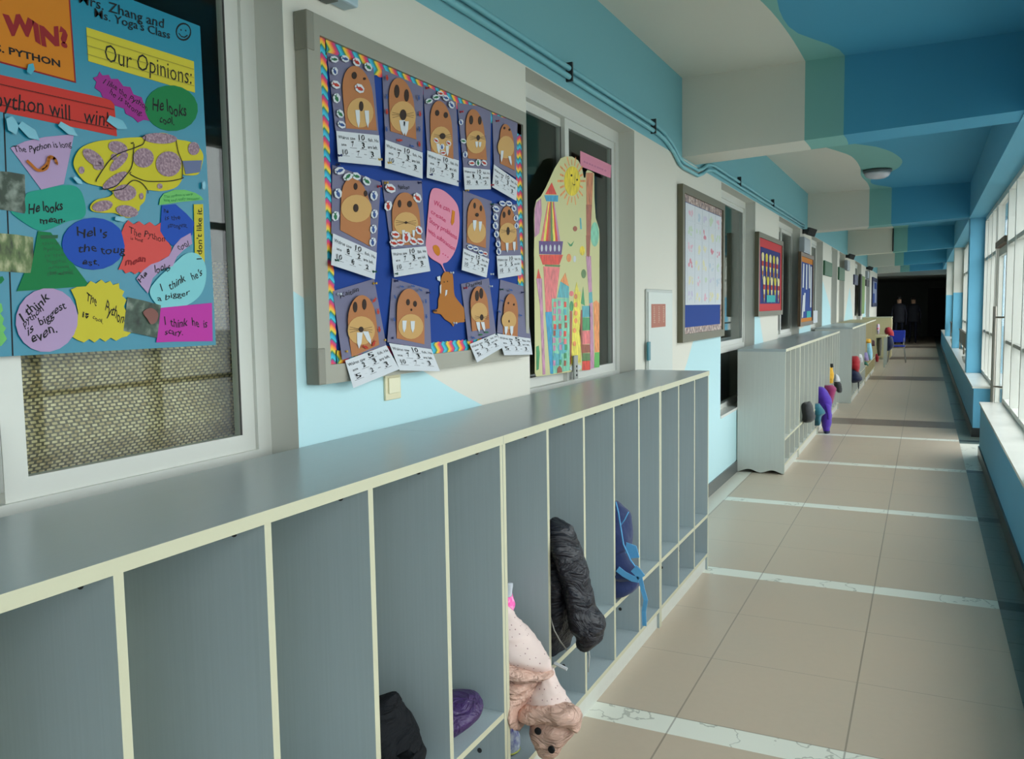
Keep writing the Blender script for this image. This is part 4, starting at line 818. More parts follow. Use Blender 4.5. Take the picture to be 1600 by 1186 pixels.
tp_('orange_tower', E_((636, 430), (660, 410), (690, 440), (690, 890), (648, 892)), 'orange'); tp_('grass', E_((648, 895), (690, 890), (690, 1030), (642, 1036)), P_LGR)
tp_('caterpillar', E_((105, 840), (128, 830), (138, 900), (128, 1050), (108, 1060)), 'green'); tp_('dome', E_(*ell(470, 1035, 55, 30, -.15)), P_WHT, t3)
tp_('blue_feather', D(*ell(682, 850, 40, 120)), 'mint'); tp_('sprout', D((415, 925), (448, 950), (480, 915), (458, 965), (440, 968)), 'green'); tp_('butterfly', D(*ell(560, 1010, 24, 46)), 'sunyellow'); tp_('balloon', D(*ell(430, 1080, 22, 40)), 'orange'); tp_('balloon', D(*ell(485, 1090, 14, 32)), P_WHT); tp_('bird', D(*ell(490, 795, 20, 26)), 'rust'); tp_('leaf_stem', D((536, 690), (548, 690), (556, 800), (540, 800)), 'teal'); tp_('fruit', E_(*ell(545, 165, 22, 42)), 'olive'); tp_('fruit', E_(*ell(432, 348, 20, 24)), 'pink'); tp_('left_banner', D((112, 540), (158, 500), (165, 640), (140, 840), (96, 880), (94, 620)), 'mauve')
pk = thing('pink_label_strip', 'pink paper label strip taped beside the sun on the second window', 'label', (TX, 4.3, 2.2))
paper('strip', D((540, 35), (842, 175), (836, 302), (540, 185)), TX, P_PINK, pk)
bm = bmesh.new(); rnd = random.Random(3); x = 575
while x < 800:
    y = 150+(x-575)*.42; ribbon(bm, D((x, y), (x+6, y-16), (x+12, y+4), (x+17, y-10)), TX+.001, .0035); x += 22+rnd.uniform(0, 8)
link('handwriting', bm, mat('dark_pink_ink', (130, 60, 110), .7), pk)

# ================================================================== further boards on the wall
def board(nm, y0, y1, z0, z1, fm, bmx, label, fw=.05, d=.04):
    t = thing(nm, label, 'bulletin board', (WX, (y0+y1)/2, z0))
    bm = bmesh.new()
    for q in ((y0, y1, z1-fw, z1), (y0, y1, z0, z0+fw), (y0, y0+fw, z0+fw, z1-fw), (y1-fw, y1, z0+fw, z1-fw)): bx(bm, WX+.001, WX+d, *q)
    link('frame', bm, fm, t); link('backing', box(WX+.001, WX+d-.015, y0+fw, y1-fw, z0+fw, z1-fw), bmx, t); return t, WX+d-.0148
t, xs = board('bulletin_board', 5.60, 6.915, 1.252, 2.312, M_FRAME2, P_BOARD, 'dark framed board with a white drawing sheet over its blue backing', .055)
G_ = crop(1050, 280, .22342)
P_SPK = noisy('speckled_edging', [(60, 70, 90), (150, 120, 110), (214, 200, 190)], 45)
a0, a1, b0, b1 = 5.655, 6.86, 1.307, 2.257
bm = bmesh.new()
for q in ((a0, a1, b1-.05, b1), (a0, a1, b0, b0+.045), (a0, a0+.05, b0+.045, b1-.05), (a1-.05, a1, b0+.045, b1-.05)): bx(bm, xs, xs+.002, *q)
link('border_trim', bm, P_SPK, t)
ws = link('white_sheet', box(xs+.001, xs+.0035, a0+.06, a1-.03, b0+.20, b1-.055), P_WHT, t)
rnd = random.Random(9); PAST = [pm('pastel_'+n, c) for n, c in dict(pink=(236, 190, 206), green=(206, 224, 200), blue=(196, 212, 226), yellow=(236, 230, 190), red=(226, 150, 166), lilac=(212, 206, 228)).items()]
for r in range(6):
    for c in range(5):
        yy = a0+.10+c*.215; zz_ = b0+.215+r*.113
        sh = link('drawing_sheet', box(xs+.0035, xs+.0045, yy, yy+.20, zz_, zz_+.108), P_WHT, t)
        bm = bmesh.new()
        for k in range(rnd.randint(4, 7)):
            u, v = yy+rnd.uniform(.03, .15), zz_+rnd.uniform(.02, .07); s = rnd.uniform(.009, .022); ring = [bm.verts.new((xs+.0048+k*.0002, u+s*math.cos(x_)*1.3, v+s*math.sin(x_)*rnd.uniform(.7, 1.1))) for x_ in (k2*math.pi/4 for k2 in range(8))]; bm.faces.new(ring)
        link('doodle', bm, PAST[rnd.randrange(6)], sh)
t, xs = board('bulletin_board', 8.46, 10.03, 1.385, 2.21, M_FRAME2, pm('navy_backing', (34, 44, 120)), 'red bordered navy board with two rows of rocket shapes', .05)
P_RB = pm('border_red', (206, 60, 66)); bm = bmesh.new(); a0, a1, b0, b1 = 8.51, 9.98, 1.435, 2.16
for q in ((a0, a1, b1-.085, b1), (a0, a1, b0, b0+.075), (a0, a0+.10, b0+.075, b1-.085), (a1-.09, a1, b0+.075, b1-.085)): bx(bm, xs, xs+.003, *q)
link('border_trim', bm, P_RB, t)
for r, n_, z_ in ((0, 5, 1.99), (1, 5, 1.755)):
    for k in range(n_):
        y_ = a0+.24+k*.23+(.1 if r else 0)
        if y_ > a1-.1: continue
        bm = bmesh.new(); n = 14
        for (ya, yb, za, zb, mi) in ((.075, .055, 0, -.05, 0), (.055, .06, -.05, -.10, 1), (.055, .03, -.10, -.15, 0), (.03, .025, -.15, -.19, 2), (.02, .004, -.19, -.235, 0)):
            f = bm.faces.new([bm.verts.new((xs+.004, y_+p, z_+q)) for p, q in ((-ya, za), (-yb, zb), (yb, zb), (ya, za))]); f.material_index = mi
        f = bm.faces.new([bm.verts.new((xs+.004, y_+.075*math.cos(math.pi*i/8), z_+.035*math.sin(math.pi*i/8))) for i in range(9)])
        link('rocket_shape', bm, [P_YEL if k % 2 else pm('cream_rocket', (232, 220, 160)), pm('rocket_red', (190, 60, 44)), P_ORG], t)
link('teal_label', box(xs+.003, xs+.005, 9.0, 9.55, 1.525, 1.60), pm('teal', (60, 180, 180)), t)
t, xs = board('bulletin_board', 11.57, 12.95, 1.205, 2.185, mat('brown_frame', (92, 72, 50), .5), P_BOARD, 'brown framed board with orange edging and long white paper strips', .055)
for q in ((11.63, 12.9, 2.06, 2.13), (11.63, 12.9, 1.26, 1.31)): link('border_trim', box(xs, xs+.003, *q), P_ORG, t)
for k, (y_, z_, hh, s) in enumerate(((11.9, 1.72, .32, .02), (12.22, 1.70, .34, 0), (12.52, 1.72, .33, -.02), (12.02, 1.40, .25, .03), (12.7, 1.45, .58, 0), (11.85, 1.32, .30, .05))): 
    bm = bmesh.new(); f = bm.faces.new([bm.verts.new((xs+.004+.001*k, y_+a, z_+b)) for a, b in ((-.07-s, 0), (.07-s, 0), (.07+s, hh), (-.07+s, hh))]); link('paper_strip', bm, P_WHT, t)
link('teal_scrap', box(xs+.003, xs+.005, 12.3, 12.75, 1.31, 1.40), pm('teal', (60, 180, 180)), t)
hp_ = tag(link('paper_sheet', box(WX+.044, WX+.046, 12.92, 13.45, 1.22, 1.40), P_WHT), 'loose white sheet hanging off the corner of the brown framed board', 'paper')
# small boards beyond
M_GB = mat('chalk_green', (44, 92, 62), .6); M_NV = mat('navy_panel', (44, 52, 84), .6); M_BK = mat('black_panel', (26, 28, 26), .6)
def sign(nm, y0, y1, z0, z1, m, label, cat='sign', d=.03):
    t = thing(nm, label, cat, (WX, (y0+y1)/2, z0)); link('panel', box(WX+.001, WX+d, y0, y1, z0, z1), m, t)
    link('face', box(WX+d, WX+d+.002, y0+.06, y1-.06, z0+.03, z1-.03), m, t); return t
sign('green_board', 14.55, 15.75, 1.965, 2.20, M_GB, 'nearer of the two small dark green boards high on the wall', 'board'); sign('green_board', 17.1, 18.3, 1.95, 2.19, M_GB, 'farther of the two small dark green boards high on the wall', 'board')
sign('navy_sign', 20.9, 22.0, 1.93, 2.16, M_NV, 'small navy sign beyond the green boards'); sign('wall_poster', 23.3, 24.6, 1.22, 2.20, pm('lime', (130, 160, 96)), 'tall lime green poster behind a black edge far down the hall', 'poster'); sign('black_door_edge', 22.7, 23.2, 1.18, 2.22, M_BK, 'tall black upright panel beside the lime poster', 'panel', .05)
sign('dark_sign', 25.2, 26.6, 1.97, 2.15, M_BK, 'small dark sign high on the wall beside the last boards')
t, xs = board('bulletin_board', 28.3, 31.0, 1.38, 2.30, M_NV, pm('faded', (150, 160, 190)), 'farthest board, navy edged, at the end of the left wall', .12)
link('dark_patch', box(xs, xs+.003, 28.6, 29.6, 1.5, 1.8), P_BOARD, t); link('dark_patch', box(xs, xs+.003, 29.4, 30.6, 1.95, 2.15), P_BOARD, t)
# speakers
for i, (y, s, lb) in enumerate(((11.98, 1, 'black wall speaker below the second beam at the conduit end'), (18.8, .9, 'black wall speaker below the third beam'), (25.5, .9, 'farthest black wall speaker'))):
    t = thing('wall_speaker', lb, 'speaker', (WX, y, 2.45), 'speakers under the beams')
    bm = box(-.055, .055, -.07, .07, -.05, .05, bev=.008); bmesh.ops.rotate(bm, verts=bm.verts[:], cent=(0, 0, 0), matrix=Matrix.Rotation(.35, 3, 'Y')@Matrix.Rotation(.3, 3, 'Z')); bmesh.ops.translate(bm, verts=bm.verts[:], vec=(WX+.11, y, 2.46))
    link('speaker_body', bm, mat('speaker_black', (34, 34, 34), .5), t); link('bracket', box(WX, WX+.09, y-.02, y+.02, 2.44, 2.50), M_SCREW, t)
    t = thing('junction_box', ('grey junction box on the wall under the nearest speaker', 'grey junction box under the third beam speaker', 'grey junction box under the farthest speaker')[i], 'junction box', (WX, y, 2.2), 'grey boxes under the speakers')
    link('casing', box(WX+.001, WX+.06, y-.3, y+.35, 2.18, 2.38), mat('jbox_grey', (150, 158, 164), .5), t); link('lid', box(WX+.06, WX+.064, y-.28, y+.33, 2.2, 2.36), mat('jbox_lid', (160, 168, 174), .5), t)
tag(link('beam_conduit', tube(bmesh.new(), [(-.63, 19.235, 2.56), (-.63, 19.235, 3.03)], .014, 8), M_SCREW, None, True), 'dark vertical conduit on the face of the third beam', 'pipe')
# ceiling lamp
lc = fz(1371, 265, 3.03)
cl = thing('ceiling_light', 'round white ceiling light in the teal painted patch', 'ceiling light', (lc.x, lc.y, 2.93))
link('base_ring', lathe(bmesh.new(), [(.12, 0), (.155, -.005), (.155, -.03), (.14, -.035)], (lc.x, lc.y, 3.03), 32), mat('lamp_ring', (90, 100, 104), .5), cl, True)
link('glass_dome', lathe(bmesh.new(), [(.14, -.035), (.138, -.055), (.12, -.08), (.085, -.098), (.04, -.106), (.005, -.108)], (lc.x, lc.y, 3.03), 32), mat('opal_glass', (206, 206, 216), .25), cl, True)
# seam of locker joint caps and window latches
for i, (y, z, lb) in enumerate(((.975, 1.165, 'dark holed end stop on the near window track by the left edge'), (3.955, 1.14, 'dark holed end stop under the castle drawing'))):
    t = thing('window_stop', lb, 'window stop', (-1.585, y, z), 'window stops on the classroom windows'); link('plate', box(-1.588, -1.580, y-.03, y+.02, z, z+.12), M_ALUD, t)
    bm = bmesh.new()
    for k in range(3): link('hole', lathe(bmesh.new(), [(.006, 0), (.006, .0015)], (-1.580, y-.0, z+.02+k*.022), 10, 'x'), M_BLK, t)
    bm.free()

# ================================================================== clothes and bags
def nylon(name, rgb, rough=.4, sc=9, st=.9, spec=.5):
    m = mat('nylon_'+name, rgb, rough, spec); n = m.node_tree; b = n.nodes['Principled BSDF']
    t = n.nodes.new('ShaderNodeTexCoord'); mp = n.nodes.new('ShaderNodeMapping'); mp.inputs['Scale'].default_value = (1, 1, 1.8)
    no = n.nodes.new('ShaderNodeTexNoise'); no.inputs['Scale'].default_value = sc; no.inputs['Detail'].default_value = 5; no.inputs['Distortion'].default_value = 1.4
    n.links.new(t.outputs['Object'], mp.inputs[0]); n.links.new(mp.outputs[0], no.inputs['Vector'])
    a = n.nodes.new('ShaderNodeMath'); a.operation = 'SUBTRACT'; a.inputs[1].default_value = .5; n.links.new(no.outputs['Fac'], a.inputs[0])
    c = n.nodes.new('ShaderNodeMath'); c.operation = 'ABSOLUTE'; n.links.new(a.outputs[0], c.inputs[0])
    bu = n.nodes.new('ShaderNodeBump'); bu.inputs['Strength'].default_value = st; bu.inputs['Distance'].default_value = .05
    n.links.new(c.outputs[0], bu.inputs['Height']); n.links.new(bu.outputs[0], b.inputs['Normal']); return m
def fab(n, rgb, rough=.8, **k): return mat('fabric_'+n, rgb, rough, .3, sheen=.2, **k)
F_BLK = nylon('matte_black', (17, 19, 23), .75, 7, .7, .15); F_PUR = nylon('purple', (58, 32, 86), .4, 10)
t = thing('black_bag', 'black cloth bag slumped at the bottom of the fourth near cubby bay', 'bag', (-1.25, 1.62, .32))
Yb = 1.63
cloth('bag_body', [(590, 1090, 612, 1090, .03), (560, 1098, 617, 1104, .07), (540, 1118, 619, 1122, .10), (535, 1150, 632, 1150, .12), (535, 1185, 645, 1178, .12), (535, 1215, 656, 1200, .12), (540, 1250, 655, 1238, .09)], Yb, F_BLK, t, wob=.006, bay=(1.475, 1.762, XF, .322))
cloth('flap', [(618, 1182, 640, 1172, .01), (634, 1190, 650, 1178, .012), (644, 1188, 656, 1168, .008)], Yb-.09, F_BLK, t, n=8, bay=(1.475, 1.762, XF, .322))
t = thing('purple_pouch', 'shiny purple pouch lying on the shelf of the fifth near bay', 'pouch', (-1.25, 1.95, .305))
Yb = 1.945
cloth('pouch_body', [(670, 1090, 700, 1088, .04), (668, 1096, 730, 1102, .10), (668, 1104, 741, 1116, .12), (668, 1122, 743, 1124, .12), (668, 1150, 735, 1134, .10), (670, 1152, 700, 1146, .07)], Yb, F_PUR, t, bay=(1.80, 2.105, XF, .322))
link('strap', tube(bmesh.new(), [wy(692, 1108, Yb-.03), wy(699, 1085, Yb-.03), wy(695, 1070, Yb), wy(690, 1060, Yb)], .007, 8), F_BLK, t, True)
yl = tag(link('yellow_tassel', loft(bmesh.new(), [(wy(686, y, 1.90), wy(x, y, 1.90), .012) for y, x in ((890, 693), (896, 696), (904, 697), (912, 694))], 12), fab('yellow', (214, 170, 50)), None, True), 'small yellow tassel peeking out behind the divider of the fifth bay', 'tassel')
# pink padded coat
F_PNK = nylon('pink', (208, 170, 154), .42, 11, 1.0); 
def dotted():
    k = NT('dotted_lining', .7, .2); v = k.n.nodes.new('ShaderNodeTexVoronoi'); v.inputs['Scale'].default_value = 75; v.inputs['Randomness'].default_value = .3
    k.n.links.new(k.pos, v.inputs['Vector']); return k.out(k.mix(k.math('LESS_THAN', v.outputs['Distance'], .17), lin((214, 194, 188)), lin((150, 120, 122))))
F_DOT = dotted()
t = thing('pink_coat', 'pale pink quilted coat with dotted lining tumbling out of the cubby', 'coat', (-1.15, 2.27, .1))
Yp = 2.27
cloth('sleeve_lining', [(775, 945, 795, 948, .02), (765, 965, 808, 970, .05), (765, 985, 826, 995, .07), (768, 1005, 843, 1020, .08), (775, 1022, 857, 1036, .06), (800, 1038, 862, 1052, .03)], Yp, F_DOT, t, wob=.009, bay=(2.155, 2.440, XF, .322))
cloth('sleeve', [(765, 1000, 792, 1004, .06), (760, 1018, 812, 1030, .08), (765, 1035, 845, 1050, .08), (770, 1042, 862, 1056, .06), (775, 1048, 850, 1062, .05)], Yp-.03, F_PNK, t, wob=.009, puff=.08, bay=(2.155, 2.440, XF, .322))
cloth('front_panel', [(762, 1038, 806, 1050, .08), (762, 1055, 842, 1060, .10), (765, 1075, 838, 1078, .11), (768, 1095, 828, 1098, .11), (772, 1112, 818, 1116, .09), (785, 1122, 812, 1130, .05)], Yp-.02, F_PNK, t, puff=.07, pf=3, wob=.009, bay=(2.155, 2.440, XF, .322))
cloth('lining', [(850, 1050, 862, 1052, .03), (832, 1070, 874, 1072, .05), (820, 1090, 884, 1092, .06), (815, 1108, 893, 1104, .06), (812, 1120, 900, 1116, .04)], Yp+.01, F_DOT, t, wob=.008, bay=(2.155, 2.440, XF, .322))
cloth('hem_roll', [(808, 1100, 812, 1126, .04), (830, 1098, 836, 1126, .06), (855, 1100, 862, 1126, .06), (880, 1102, 884, 1132, .055), (898, 1108, 900, 1142, .04), (906, 1118, 902, 1138, .02)], Yp-.03, F_PNK, t, wob=.009, bay=(2.155, 2.440, XF, .322))
cloth('lower_sleeve', [(826, 1120, 900, 1118, .05), (828, 1138, 898, 1138, .065), (833, 1155, 893, 1152, .065), (840, 1170, 880, 1166, .055), (852, 1184, 868, 1182, .02)], Yp-.01, F_PNK, t, puff=.08, pf=2, wob=.009, bay=(2.155, 2.440, XF, .322))
for p in ((841, 1142), (862, 1171)):
    q = wy(p[0], p[1], Yp-.078); link('snap_button', lathe(bmesh.new(), [(.011, 0), (.011, -.004), (.008, -.006)], q, 14, 'y'), M_BLK, t, True)
t = thing('pink_toy_pouch', 'bright pink floral pouch with clear plastic top above the pink coat', 'pouch', (-1.2, 2.3, .6))
cloth('pouch_body', [(780, 918, 799, 922, .02), (780, 930, 801, 932, .03), (780, 945, 803, 945, .03), (782, 955, 802, 954, .02)], 2.32, noisy('pink_floral', [(230, 60, 150), (236, 110, 180), (250, 200, 224)], 60), t, bay=(2.155, 2.440, XF, .322))
cloth('clear_top', [(786, 911, 802, 912, .012), (786, 918, 802, 918, .012), (788, 930, 800, 932, .012)], 2.29, mat('clear_plastic', (190, 196, 204), .15, .8), t, n=8, bay=(2.155, 2.440, XF, .322))
t = thing('plastic_packet', 'crinkled clear packet with purple and yellow print in the lower compartment', 'packet', (-1.13, 2.25, .1))
cloth('packet_body', [(776, 1122, 800, 1124, .03), (776, 1140, 806, 1140, .045), (776, 1158, 811, 1158, .05), (778, 1172, 812, 1172, .04)], 2.30, noisy('printed_plastic', [(70, 60, 150), (150, 160, 190), (206, 212, 216)], 50), t, wob=.006, bay=(2.155, 2.440, XF, .096))
cloth('yellow_band', [(778, 1172, 811, 1171, .04), (778, 1184, 812, 1183, .045), (780, 1200, 808, 1200, .04)], 2.30, mat('yellow_plastic', (206, 214, 90), .3), t, bay=(2.155, 2.440, XF, .096))
# black down jacket
F_DWN = nylon('black', (22, 22, 31), .42, 8, 1.0, .4)
t = thing('black_down_jacket', 'shiny black down jacket with hanging sleeve in the seventh bay', 'jacket', (-1.15, 2.6, .35))
Yj = 2.60
cloth('body', [(852, 812, 862, 812, .03), (845, 830, 880, 835, .08), (842, 870, 900, 870, .11), (842, 910, 905, 905, .12), (842, 950, 905, 950, .12), (842, 985, 895, 985, .11), (845, 1012, 885, 1012, .10), (848, 1030, 874, 1024, .06)], Yj, F_DWN, t, puff=.05, pf=4, wob=.010, bay=(2.465, 2.762, XF, .322))
cloth('sleeve', [(862, 808, 872, 814, .03), (858, 826, 888, 826, .06), (866, 850, 900, 850, .075), (874, 880, 910, 880, .08), (882, 910, 919, 910, .08), (888, 940, 928, 940, .08), (894, 965, 936, 965, .08), (901, 990, 941, 985, .075), (905, 1005, 939, 1000, .06), (912, 1011, 930, 1010, .04)], Yj-.06, F_DWN, t, puff=.06, pf=5, wob=.009, bay=(2.465, 2.762, XF, .322))
link('zipper', tube(bmesh.new(), [wy(858, 958, Yj-.13), wy(866, 985, Yj-.13), wy(876, 1003, Yj-.13), wy(886, 1016, Yj-.12)], .0025, 6), mat('zip_grey', (150, 146, 140), .35, .5, .6), t, True)
link('drawcord', tube(bmesh.new(), [wy(919, 1008, Yj), wy(921, 1025, Yj), wy(920, 1040, Yj), wy(919, 1050, Yj)], .002, 6), mat('cord_grey', (176, 176, 172), .6), t, True)
link('white_tag', tube(bmesh.new(), [wy(866, 1036, Yj-.12), wy(876, 1041, Yj-.12), wy(886, 1046, Yj-.12)], .006, 6), P_WHT, t)
# navy backpack
F_NVY = fab('navy', (24, 40, 84), bump=.2, scale=50); F_SKY = fab('sky_blue', (92, 164, 214))
t = thing('navy_backpack', 'navy blue backpack with sky blue straps in the ninth bay', 'backpack', (-1.2, 3.24, .33))
Yk = 3.24
cloth('pack_body', [(955, 784, 966, 784, .02), (948, 792, 975, 796, .06), (946, 812, 983, 815, .09), (946, 840, 985, 840, .10), (946, 870, 981, 868, .11), (946, 895, 990, 895, .12), (946, 915, 1000, 910, .12), (946, 924, 992, 922, .12), (948, 926, 975, 924, .09)], Yk, F_NVY, t, wob=.007, bay=(3.108, 3.395, XF, .322))
cloth('front_pocket', [(948, 866, 974, 862, .05), (948, 880, 985, 880, .07), (950, 895, 998, 892, .08), (958, 905, 1002, 902, .05)], Yk-.06, F_NVY, t, n=12, bay=(3.108, 3.395, XF, .322))
link('piping', tube(bmesh.new(), [wy(a, b, Yk-.10) for a, b in ((962, 784), (966, 800), (970, 825), (974, 850), (985, 875), (996, 890))], .003, 6), F_SKY, t, True)
link('piping', tube(bmesh.new(), [wy(a, b, Yk-.09) for a, b in ((982, 800), (976, 812), (969, 822))], .0025, 6), F_SKY, t, True)
def strap(pts, wd, Y, nm='strap'):
    bm = bmesh.new(); P = [wy(a, b, Y+c) for a, b, c in pts]; L = []
    for i, p in enumerate(P):
        d = (P[min(i+1, len(P)-1)]-P[max(i-1, 0)]); d.y = 0; d.normalize(); nn = Vector((-d.z, 0, d.x))*wd/2
        L.append([bm.verts.new(p+nn+Vector((0, .0015, 0))), bm.verts.new(p-nn+Vector((0, .0015, 0))), bm.verts.new(p-nn-Vector((0, .0015, 0))), bm.verts.new(p+nn-Vector((0, .0015, 0)))])
    for A_, B_ in zip(L, L[1:]):
        for k in range(4): bm.faces.new((A_[k], A_[(k+1) % 4], B_[(k+1) % 4], B_[k]))
    bm.faces.new(L[0][::-1]); bm.faces.new(L[-1]); bmesh.ops.recalc_face_normals(bm, faces=bm.faces[:]); return link(nm, bm, F_SKY, t)
strap([(978, 856, 0), (988, 858, 0), (991, 872, 0)], .045, Yk-.08, 'side_panel')
strap([(965, 889, 0), (975, 897, 0), (988, 904, 0), (998, 906, 0)], .024, Yk-.14)
strap([(990, 888, 0), (997, 895, 0), (1003, 903, 0)], .034, Yk-.14, 'buckle_patch')
strap([(1000, 900, 0), (1004, 920, .01), (1009, 938, -.01), (1006, 955, 0), (1007, 978, 0)], .017, Yk-.13)
# far clothes: middle row
FARY = {}
def blob(nm, rows, Y, m, label, cat, group='clothes and bags in the farther cubbies', k=None, wob=.006):
    lo = min(q[0] for q in rows); Y = wx(lo+2.0, rows[len(rows)//2][1], (-1.086 if Y < 13 else -.965)).y if Y < 20.5 else Y
    if nm in ('red_coat', 'navy_coat'): Y = 13.67
    FARY[nm] = Y
    t = thing(nm, label, cat, tuple(wy((rows[-1][0]+rows[-1][2])/2, rows[-1][1], Y)), group)
    o = cloth(k or 'body', rows, Y, m, t, wob=wob, n=18)
    if Y < 20.5:      # the hidden side hangs back inside the compartment
        xf = -1.086 if Y < 13 else -.965
        for v in o.data.vertices:
            if v.co.x < xf+.02: v.co.x -= .04
            u0_ = {True: 7.62, False: 13.5 if Y < 17 else 17.0}[Y < 13]; lo_ = u0_+math.floor((Y-u0_)/.3214)*.3214
            if v.co.x < xf+.004: v.co.y = min(max(v.co.y, lo_+.013), lo_+.3084)
    return t
F_MAG = fab('magenta', (140, 40, 92)); F_PURP = fab('violet', (76, 44, 160)); F_YEL = fab('mustard', (224, 172, 56)); F_TEA = fab('teal', (40, 104, 122)); F_RED = fab('red', (170, 34, 44)); F_WHT = fab('white', (206, 206, 210)); F_DNV = fab('dark_navy', (28, 36, 66)); F_LBL = fab('light_blue', (142, 196, 216)); F_GRY = fab('charcoal', (48, 50, 52))
Q = crop(1230, 560, .11799)
def rows(*r): return [Q((a, b), (c, d))[0]+Q((a, b), (c, d))[1]+(e,) for a, b, c, d, e in r]
t = blob('black_coat', rows((270, 575, 305, 570, .04), (215, 600, 325, 610, .10), (205, 680, 345, 680, .13), (205, 760, 375, 755, .14), (205, 820, 370, 800, .13), (210, 840, 320, 840, .08)), 9.2, F_GRY, 'charcoal coat bunched in the middle row of cubbies', 'coat')
t = blob('violet_coat', rows((415, 370, 440, 372, .03), (405, 400, 500, 400, .08), (405, 480, 560, 490, .11), (410, 570, 590, 560, .12), (440, 660, 590, 640, .12), (445, 760, 592, 740, .12), (455, 850, 588, 850, .10), (470, 930, 575, 930, .08), (485, 985, 566, 985, .06), (495, 1000, 545, 1000, .03)), 10.35, F_PURP, 'long violet coat hanging out over the aisle', 'coat', k='body')
cloth('hood', rows((430, 560, 470, 560, .05), (470, 600, 560, 600, .07), (505, 700, 580, 690, .08), (520, 800, 585, 790, .07)), FARY['violet_coat']-.05, F_PURP, t, wob=.004); cloth('dark_cuff', rows((480, 960, 570, 955, .07), (484, 985, 566, 985, .07), (490, 1002, 550, 1002, .05)), FARY['violet_coat']-.01, F_DNV, t)
blob('teal_bag', rows((375, 610, 430, 600, .06), (368, 660, 470, 650, .10), (368, 720, 500, 720, .12), (385, 760, 460, 770, .1), (400, 860, 445, 860, .05), (405, 885, 435, 885, .03)), 9.85, F_TEA, 'dark teal bag tucked beside the violet coat', 'bag')
blob('magenta_bag', rows((500, 360, 600, 350, .06), (500, 400, 650, 400, .10), (520, 460, 640, 460, .12), (540, 530, 620, 530, .11), (560, 600, 600, 600, .06)), 10.9, F_MAG, 'magenta bag above and behind the violet coat', 'bag')
t = blob('yellow_scarf', rows((572, 125, 600, 120, .02), (562, 180, 615, 180, .05), (558, 240, 618, 240, .06), (562, 290, 605, 290, .06), (570, 330, 605, 330, .04)), 11.3, F_YEL, 'mustard yellow scarf hanging between the cubby dividers', 'scarf')
t = blob('white_and_black_jacket', rows((610, 300, 680, 290, .05), (625, 330, 715, 340, .08), (640, 380, 728, 380, .09), (655, 430, 725, 430, .07), (670, 450, 710, 450, .03)), 11.55, F_GRY, 'jacket with white shoulder and charcoal sleeve after the yellow scarf', 'jacket', k='sleeve'); cloth('shoulder', rows((640, 210, 655, 210, .03), (625, 240, 685, 240, .06), (620, 280, 700, 285, .08), (620, 305, 700, 305, .07)), FARY['white_and_black_jacket'], F_WHT, t)
link('dark_strap', tube(bmesh.new(), [wy(*Q((590, 70))[0], 11.3), wy(*Q((590, 100))[0], 11.3), wy(*Q((598, 120))[0], 11.3)], .02, 6), F_GRY, t)
blob('black_scarf', rows((495, 180, 510, 180, .02), (492, 240, 512, 240, .03), (492, 310, 510, 320, .03)), 10.7, F_GRY, 'narrow black scarf in the divider gap above the magenta bag', 'scarf')
t = blob('red_coat', rows((850, -25, 940, -30, .05), (845, 20, 960, 10, .12), (850, 90, 965, 90, .14), (870, 140, 960, 140, .12), (900, 180, 950, 180, .06)), 15.2, F_RED, 'bright red coat hanging from the protruding grey unit', 'coat')
t = blob('navy_coat', rows((838, 110, 870, 115, .05), (832, 160, 930, 160, .12), (832, 220, 970, 220, .14), (832, 280, 995, 280, .14), (840, 320, 960, 310, .08)), 14.9, F_DNV, 'dark navy coat below the red coat', 'coat'); cloth('dangling_strap', rows((932, 300, 955, 300, .02), (935, 350, 955, 350, .02), (938, 405, 952, 405, .02)), FARY['navy_coat'], F_GRY, t)
QQ = crop(1320, 470, .10965)
def rows2(*r): return [QQ((a, b), (c, d))[0]+QQ((a, b), (c, d))[1]+(e,) for a, b, c, d, e in r]
blob('white_cloth', rows2((210, 730, 230, 730, .03), (205, 770, 245, 780, .08), (215, 830, 255, 830, .08), (225, 880, 250, 880, .05)), 15.9, F_WHT, 'small white cloth bundle beside the red coat', 'cloth')
blob('dark_ball', rows2((245, 965, 265, 965, .04), (240, 985, 275, 985, .07), (248, 1002, 268, 1002, .04)), 16.0, F_GRY, 'small dark round bag low beside the red coat', 'bag')
t = blob('light_blue_coat', rows2((335, 610, 370, 605, .06), (318, 680, 390, 680, .14), (322, 760, 395, 770, .15), (345, 840, 390, 840, .08)), 18.3, F_LBL, 'light blue coat hanging from the cream cubbies', 'coat')
blob('yellow_hat', rows2((310, 545, 365, 545, .08), (305, 575, 372, 575, .12), (315, 600, 370, 600, .08)), 18.2, F_YEL, 'yellow hat above the light blue coat', 'hat')
blob('lilac_bag', rows2((285, 740, 320, 735, .06), (272, 790, 335, 790, .14), (280, 850, 345, 850, .12)), 17.9, fab('lilac', (140, 126, 170)), 'lilac bag below the light blue coat', 'bag')
blob('green_bag', rows2((270, 850, 300, 855, .05), (275, 880, 325, 890, .10), (300, 910, 340, 930, .06)), 17.6, fab('bottle_green', (44, 110, 90)), 'bottle green bag low in the cream cubbies', 'bag')
blob('brown_jacket', rows2((395, 550, 415, 550, .04), (385, 600, 430, 600, .10), (395, 640, 435, 640, .08)), 19.4, fab('dark_brown', (70, 40, 44)), 'dark brown jacket behind the light blue coat', 'jacket')
blob('red_bag', rows2((440, 760, 475, 755, .08), (432, 800, 490, 800, .16), (436, 845, 485, 840, .14), (445, 868, 480, 866, .12)), 23.4, F_RED, 'red bag on the floor by the small table', 'bag')
